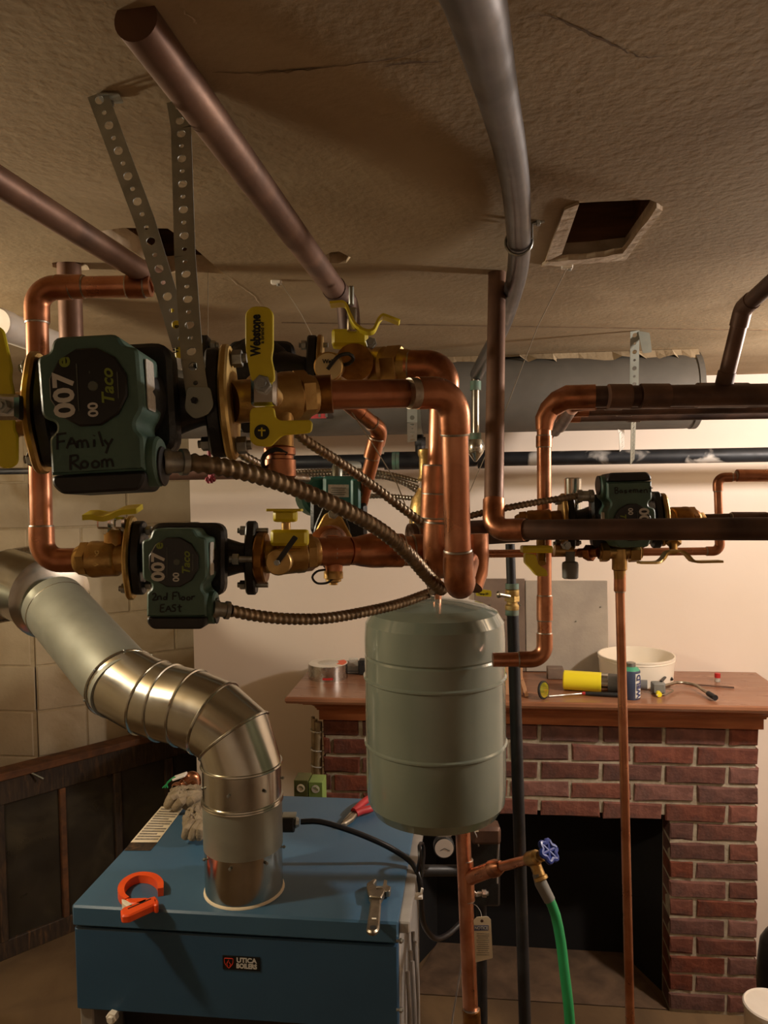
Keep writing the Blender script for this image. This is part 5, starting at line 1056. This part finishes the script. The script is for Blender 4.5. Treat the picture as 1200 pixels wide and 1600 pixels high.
# gauge and control box in the dark
t = thing('pressure_gauge', 'round white dial gauge in the dark between boiler and copper riser', 'gauge', P(694, 1320, 1.95))
ga = P(694, 1325, 1.93); MB().lathe(ga + FWD * .03, -FWD, [(0, .02), (.006, .026), (.03, .0265), (.032, .024)], 28).build('case', 'black_plastic', t); fc = MB().lathe(ga - FWD * .0015, -FWD, [(0, .0235), (.0008, .0233)], 28).build('dial', 'lens_glass', t)
for an, L_ in ((.4, .016), (2.6, .012)): MB().box(ga - FWD * .0028 + (RGT * math.cos(an) - UPV * math.sin(an)) * L_ * .5, (L_, .0004, .0012), ((RGT * math.cos(an) - UPV * math.sin(an)), FWD, (UPV * math.cos(an) + RGT * math.sin(an)))).build('needle', 'marker', fc, ang=None)
m = MB(); hexprism(m, P(697, 1310, 1.96), P(695, 1296, 1.96), .014); m.build('stem', 'tool_steel', t)
t = thing('control_box', 'dark control box behind the copper riser in front of the firebox', 'box', P(755, 1330, 2.05))
MB().box(P(752, 1350, 2.05), (.09, .08, .19), (RGT, FWD, UPV), .006).build('case', 'black_paint', t); MB().box(P(758, 1300, 2.0), (.075, .06, .045), (RGT, FWD, UPV), .008).build('cover', 'copper_dark', t); MB().box(P(744, 1293, 1.97), (.012, .002, .022), (RGT, FWD, UPV)).build('paper_label', 'paper', t, ang=None)
MB().tube(spline(PX([(776, 1302, 1.98), (779, 1320, 1.98), (777, 1345, 1.99), (777, 1380, 2.0)]), .02), .0025, 6).build('wire', 'grey_wire', t); MB().tube(spline(PX([(736, 1290, 1.97), (744, 1305, 1.97), (748, 1322, 1.98)]), .02), .002, 6).build('wire', 'grey_wire', t)
MB().cyl(P(655, 1360, 1.96), P(730, 1360, 2.02), .014, seg=16).build('pipe_stub', 'black_plastic', t); MB().cyl(P(752, 1400, 2.05), V((P(752, 1400, 2.05).x, P(752, 1400, 2.05).y, 0)), .014, seg=14).build('drop_leg', 'black_iron', t)
# ---------------------------------------------------------------- things on the mantel
def onM(px, py): return PZ(px, py, ZM)
def zaxes(p): return (RGT - UPV * 0)
t = thing('foil_tape_roll', 'silver roll of foil tape on the left end of the mantel', 'tape', onM(513, 1056)); c = onM(513, 1058); d = dep(c); r = 31 / F * d; h = .056
m = MB(); m.lathe(c, Zz, [(0, r * .55), (0, r), (h, r), (h, r * .55)], 40); ro = m.build('tape_band', 'tape_foil', t, ang=30)
MB().lathe(c + V((0, 0, h)), Zz, [(0, r * .98), (.001, r * .97)], 36).build('paper_face', 'white_plastic', t); MB().lathe(c + V((0, 0, h + .001)), Zz, [(0, r * .52), (.001, r * .5)], 28).build('core', 'nameplate', t)
MB().prism([(math.cos(a_) * r * k, math.sin(a_) * r * k) for k, rg in ((.93, range(5)), (.55, range(4, -1, -1))) for a_ in [-.5 + .3 * i for i in rg]], c + V((0, 0, h + .001)), Xx, Yy, Zz, .001).build('orange_print', 'orange', t, ang=None)
for i in range(3): an = -1.55 + .14 * i; MB().box(c + V((math.cos(an) * r * 1.003, math.sin(an) * r * 1.003, .012)), (.018, .0012, .008), (V((-math.sin(an), math.cos(an), 0)), V((math.cos(an), math.sin(an), 0)), Zz)).build('red_print', 'red_plastic', t, ang=None)
t = thing('plastic_blister', 'clear crumpled plastic pack behind the foil tape', 'packaging', onM(530, 1050)); m = MB(); c = onM(540, 1049); r_ = random.Random(3); g = []
for j in range(5):
    for i in range(9): g.append(c + V(((i - 4) * .018, (j - 2) * .02, .004 + .045 * math.sin(math.pi * j / 4) * (.6 + .4 * r_.random()) * (1 if 0 < i < 8 else .3))))
m.add(g, [(j * 9 + i, j * 9 + i + 1, (j + 1) * 9 + i + 1, (j + 1) * 9 + i) for j in range(4) for i in range(8)]); m.build('shell', 'clear_plastic', t, ang=20)
t = thing('card_stand', 'small white card with dark base beside the foil tape', 'tool', onM(553, 1052)); MB().box(onM(553, 1051) + V((0, 0, .006)), (.045, .04, .012), None, .002).build('dark_base', 'torch_grey', t); MB().box(onM(553, 1051) + V((0, 0, .034)), (.036, .012, .05), (Xx, (Yy + Zz * .3).normalized(), (Zz - Yy * .3).normalized()), .001).build('white_card', 'nameplate', t)
t = thing('black_case', 'small black case half hidden behind the tank on the mantel', 'case', onM(566, 1053)); MB().box(onM(567, 1053) + V((0, 0, .029)), (.03, .05, .058), None, .006).build('body', 'black_plastic', t); MB().cyl(onM(567, 1053) + V((0, -.026, .03)), onM(567, 1053) + V((0, -.03, .03)), .012, seg=16).build('lens', 'black_plastic', t)
t = thing('cardboard_box', 'small cardboard box with open flap beside the black pipe', 'box', onM(800, 1088)); c = onM(800, 1086); MB().box(c + V((0, .035, .05)), (.075, .07, .10), None, .001).build('carton', 'cardboard', t, ang=None)
MB().box(c + V((.042, 0, .03)), (.012, .05, .055), ((Xx + Zz * .3).normalized(), Yy, (Zz - Xx * .3).normalized())).build('flap', 'cardboard', t, ang=None)
t = thing('inspection_mirror', 'round inspection mirror with red and black handle lying on the mantel', 'mirror', onM(850, 1092)); c = onM(849, 1092) + V((0, 0, .031)); nx = (V((.78, -.6, .12))).normalized()
MB().lathe(c, nx, [(-.004, .026), (-.003, .031), (.003, .031), (.004, .026)], 28).build('rim', 'black_plastic', t); MB().lathe(c, nx, [(.0036, .026), (.0048, .0256)], 28).build('glass', 'mirror', t)
a, b, e = onM(858, 1091) + V((0, 0, .007)), onM(910, 1087) + V((0, 0, .008)), onM(968, 1090) + V((0, 0, .009)); MB().cyl(a, b, .0025, seg=8).build('rod', 'chrome', t); MB().lathe(a, -Xx, [(0, .004), (.01, .005), (.016, .003)], 10).build('joint', 'tool_steel', t); MB().cyl(b, b.lerp(e, .08), .006, seg=10).build('red_ring', 'red_grip', t); MB().tube([b.lerp(e, .08), b.lerp(e, .3), e], [.006, .0075, .0085], 12).build('grip', 'black_plastic', t)
t = thing('propane_torch', 'yellow gas cylinder torch with curved burner tube lying on the mantel', 'torch', onM(930, 1075)); c0 = PZ(880, 1075, ZM).copy(); r = .0345
a = onM(880, 1077) + V((0, 0, r)); b = onM(968, 1083) + V((0, 0, r)); dd = (b - a).normalized()
MB().lathe(a, dd, [(0, r * .8), (.004, r), (.13, r), (.131, r * .97), (.132, r * .97)], 30).build('cylinder', 'torch_yellow', t); MB().lathe(a + dd * .132, dd, [(0, r * .97), (.022, r * .97), (.024, r * .9)], 30).build('silver_band', 'galv', t); MB().lathe(a + dd * .15, dd, [(0, r * .95), (.05, r * .9), (.07, r * .6), (.08, r * .42), (.1, r * .42)], 26).build('shoulder', 'torch_grey', t)
e0 = a + dd * .235; MB().tube([e0, e0 + dd * .05], [.016, .018], 18).build('neck_grip', 'torch_grey', t); hb_ = onM(1028, 1084) + V((0, 0, .022)); MB().box(hb_, (.045, .035, .04), None, .006).build('valve_block', 'hose_sleeve', t); MB().cyl(onM(1027, 1086) + V((0, -.012, .01)), onM(1027, 1086) + V((0, -.03, .01)), .009, seg=14).build('yellow_knob', 'torch_yellow', t)
MB().tube(spline([hb_ + V((.02, 0, .006)), onM(1060, 1075) + V((0, 0, .02)), onM(1085, 1078) + V((0, 0, .018)), onM(1100, 1086) + V((0, 0, .015)), onM(1114, 1094) + V((0, 0, .013))], .01), .0055, 12).build('burner_tube', 'tool_steel', t); p_, q_ = onM(1107, 1090) + V((0, 0, .014)), onM(1118, 1096) + V((0, 0, .012)); MB().cyl(p_, q_, .0095, seg=14).build('burner_tip', 'black_iron', t)
MB().tube(spline([hb_ + V((.01, 0, .02)), onM(1044, 1069) + V((0, 0, .035)), onM(1050, 1073) + V((0, 0, .026))], .006), .005, 8).build('trigger', 'black_plastic', t)
MB().tube(spline([hb_ + V((.02, -.01, 0)), onM(1052, 1084) + V((0, 0, .012)), onM(1040, 1088) + V((0, 0, .008)), onM(1025, 1090) + V((0, 0, .008))], .006), .0022, 6).build('wire_loop', 'tool_steel', t)
t = thing('welding_rod', 'thin metal rod lying on the mantel behind the burner tube', 'rod', onM(1100, 1074)); MB().cyl(onM(1070, 1070) + V((0, 0, .004)), onM(1147, 1076) + V((0, 0, .004)), .0028, seg=8).build('rod', 'copper_dark', t)
t = thing('cement_can', 'small blue can with green neck and vertical lettering on the mantel', 'can', onM(989, 1092)); c = onM(988, 1094) + V((0, .028, 0)); r = 14.5 / F * dep(c); m = MB(); m.lathe(c, Zz, [(0, r * .96), (.002, r), (.095, r), (.098, r * .96)], 30); cb = m.build('body', 'can_blue', t); MB().lathe(c + V((0, 0, .098)), Zz, [(0, r * .95), (.006, r * .8), (.012, r * .5), (.014, r * .45)], 26).build('shoulder', 'can_green', t); MB().lathe(c + V((0, 0, .108)), Zz, [(0, r * .52), (.014, r * .52), (.015, r * .45)], 20).build('cap', 'zinc', t)
m = MB(); aa = [-1.25 + .13 * k for k in range(9)]; vs = [c + V((math.cos(x) * r * 1.006, math.sin(x) * r * 1.006, z)) for z in (.006, .090) for x in aa]; m.add(vs, [(k, k + 1, 10 + k, 9 + k) for k in range(8)]); lb2 = m.build('white_label', 'nameplate', cb)
text_mb('WELD', c + V((math.cos(-.85) * r * 1.03, math.sin(-.85) * r * 1.03, .048)), Zz, V((math.sin(-.85), -math.cos(-.85), 0)), .024, .0012, 0, .0008, sx=1.2).build('lettering', 'tag_blue', lb2, ang=None)
t = thing('white_bucket', 'wide white plastic tub standing at the back of the mantel', 'tub', onM(995, 1052)); r = .136; c = PY(994, 1060, YW - r * 1.03 - .004); c.z = ZM; h = .098
MB().lathe(c, Zz, [(0, r * .93), (.002, r * .95), (h - .008, r), (h - .006, r * 1.02), (h, r * 1.02), (h, r * .98), (h - .004, r * .965), (.006, r * .92), (.004, .001)], 48).build('tub_wall', 'bucket_white', t, ang=40)
MB().tube([c + V((math.cos(2 * math.pi * k / 48) * r * 1.0, math.sin(2 * math.pi * k / 48) * r, h * .86)) for k in range(49)], .0018, 6).build('rib', 'bucket_white', t)
t = thing('red_cap_vial', 'tiny clear vial with red cap standing on the right of the mantel', 'vial', onM(1121, 1064)); c = onM(1121, 1065); MB().lathe(c, Zz, [(0, .009), (.001, .010), (.014, .010), (.015, .009)], 16).build('vial', 'clear_plastic', t); MB().lathe(c + V((0, 0, .015)), Zz, [(0, .0105), (.016, .0105), (.017, .009)], 16).build('cap', 'red_plastic', t)
# boards leaning on the wall
def board(label, x0, x1, ytop, m, tilt, y_off, sub=True):
    t = thing('cement_board', label, 'board', V((PY((x0 + x1) / 2, 1050, YW).x, YW - y_off, ZM)), group='boards behind the mantel'); a, b = PY(x0, 1000, YW - y_off).x, PY(x1, 1000, YW - y_off).x; zt = PY((x0 + x1) / 2, ytop, YW - y_off * .5).z; H = zt - ZM
    up = V((0, tilt, 1)).normalized(); MB().box(V(((a + b) / 2, YW - y_off + tilt * H / 2, ZM + H / 2 + .001)), (b - a, .016, H), (Xx, Yy * up.z - Zz * up.y, up), .002).build('sheet', m, t, ang=30)
    for k in range(3 if sub else 0): p = PY(x0 + (x1 - x0) * (.3 + .3 * k), ytop + 40 + 22 * (k % 2), YW - y_off * .5); bolt(t, V((p.x, YW - y_off - .009 + tilt * (p.z - ZM), p.z)), V((0, -1, 0)), .003, .004, 'screw')
board('grey cement board leaning on the wall above the mantel', 822, 951, 908, 'concrete_board', .10, .042)
board('brown board with rough edge left of the grey cement board', 742, 821, 905, 'brown_board', .10, .042)
t = thing('brick_piece', 'small dark brick offcut lying under the leaning boards', 'brick', onM(868, 1060)); MB().box(onM(868, 1062) + V((0, .02, .022)), (.06, .04, .044), None, .003).build('piece', 'brown_board', t); MB().box(onM(895, 1061) + V((0, .02, .012)), (.05, .03, .02), None, .003).build('chip', 'brown_board', t)
# left of the fireplace
t = thing('insulation_bundle', 'plastic wrapped tube bundle standing against the left side of the fireplace', 'bundle', V((FXL - .03, YB + .03, 0)))
zt0 = PY(495, 1120, YB).z
for k, x in enumerate((498, 492, 489)):
    a = PY(x, 1128 - k * 4, YB + .02 * k + .02); MB().tube(spline([V((a.x - .006 * k, a.y, 0)), V((a.x - .012, a.y, a.z * .5)), V((a.x - .004, a.y, a.z * .8)), a], .06), .013 - .003 * k, 12).build('tube', 'insul', t)
for z in (.97, .90, .84): MB().tube([V((PY(495, 1150, YB).x + math.cos(a_) * .03, YB + .035 + math.sin(a_) * .032, z)) for a_ in [2 * math.pi * k / 20 for k in range(21)]], .0025, 6).build('tie', 'clear_plastic', t)
def carton(label, x0, x1, y0, y1, m, gm):
    yy = by1 + .12; a, b = PY(x0, y0, yy), PY(x1, y1, yy); t = thing('small_carton', label, 'carton', V(((a.x + b.x) / 2, yy, 0))); MB().box(((a.x + b.x) / 2, yy + .03, a.z / 2), (b.x - a.x, .06, a.z), None, .001).build('box_body', m, t); c = V(((a.x + b.x) / 2, yy - .0005, (a.z + b.z) / 2)); MB().lathe(c, -Yy, [(0, .012), (.0006, .0118)], 20).build('round_logo', gm, t)
    MB().tube([c + V((math.cos(a_) * .007, -.001, math.sin(a_) * .006)) for a_ in [-.6 + .32 * k for k in range(10)]], .0012, 6).build('logo_line', m, t)
carton('dark olive carton with round logo behind the boiler', 459, 481, 1219, 1244, 'sticker_olive', 'paper'); carton('light green carton with round logo beside the brickwork', 482, 504, 1222, 1244, 'sticker_green', 'nameplate')
# tub and dark bag at the lower right
c = P(1205, 1570, 2.35); t = thing('paint_bucket', 'pale bucket with white lid cut by the lower right corner', 'bucket', V((c.x, c.y, 0))); r = .078; zt0 = P(1205, 1568, 2.35).z
MB().lathe((c.x, c.y, 0), Zz, [(0, r * .86), (.003, r * .88), (zt0 - .02, r * .98), (zt0 - .018, r * 1.0)], 40).build('pail', 'bucket_white', t); MB().lathe((c.x, c.y, zt0 - .018), Zz, [(0, r * 1.03), (.012, r * 1.03), (.016, r * .98), (.012, r * .93), (.01, .001)], 40).build('lid', 'white_plastic', t)
c = PY(1215, 1500, YW - .2); t = thing('dark_bag', 'dark bag standing at the right edge beside the brickwork', 'bag', V((c.x, c.y, 0))); zz = PY(1200, 1450, YW - .2).z
MB().lathe((c.x, c.y, 0), Zz, [(0, .05), (.01, .07), (zz * .5, .068), (zz * .8, .06), (zz * .95, .04), (zz, .015)], 18).build('sack', 'black_paint', t); MB().tube([V((c.x - .02, c.y - .04, zz * .85)), V((c.x, c.y - .05, zz * .95)), V((c.x + .02, c.y - .04, zz * .85))], .004, 8).build('handle', 'black_plastic', t)
# ---------------------------------------------------------------- old glazed cabinet at the left
a = PZ(4, 1502, .0); u = V((math.cos(math.radians(50)), math.sin(math.radians(50)), 0)); n = V((u.y, -u.x, 0)); top = P(4, 1205, dep(a)).z; a = a - u * .25; Lc = 1.22
t = thing('glazed_cabinet', 'old dark wooden cabinet with dusty glass panels along the left wall', 'cabinet', a + u * Lc / 2)
ax = (u, -n, Zz)
def cb_(name, m, s0, s1, d0, d1, z0, z1, ch=.003): return MB().box(a + u * ((s0 + s1) / 2) - n * ((d0 + d1) / 2) + V((0, 0, (z0 + z1) / 2)), (s1 - s0, d1 - d0, z1 - z0), ax, ch).build(name, m, t)
cb_('top_board', 'old_rust', -.01, Lc, -.012, .075, top - .03, top); cb_('top_rail', 'old_frame', 0, Lc, 0, .03, top - .13, top - .031); cb_('bottom_rail', 'old_frame', 0, Lc, 0, .03, .0, .075); cb_('back_board', 'old_frame', 0, Lc, .065, .075, 0, top - .03)
sx = []
for px in (2, 101, 187, 268): r_ = ray(px, 1330); r_.z = 0; o_ = V((0, 0, 0)); den = r_.x * -u.y + r_.y * u.x; s = ((a.y * r_.x - a.x * r_.y)) / den if abs(den) > 1e-6 else 0; sx.append(s)
sx = [abs(s) for s in sx]
for k, s in enumerate(sx):
    w_ = (.016, .012, .016, .018)[k]; cb_('mullion', 'old_rust' if k == 1 else 'old_frame', s - w_, s + w_, -.004, .026, .075, top - .13)
ed = [.0] + sx + [Lc]
for i in range(len(ed) - 1):
    if ed[i + 1] - ed[i] > .05: cb_('glass_pane', 'old_glass', ed[i] + .014, ed[i + 1] - .014, .014, .018, .07, top - .125, 0)
    if ed[i + 1] - ed[i] > .2: cb_('inner_board', 'old_frame', ed[i] + .06, ed[i + 1] - .1, .05, .056, .2, .5)
MB().tube([P(30, 1198, dep(a + u * .4) - .05), P(68, 1217, dep(a + u * .4) - .05)], .004, 6).build('hasp_bar', 'galv_dull', t)
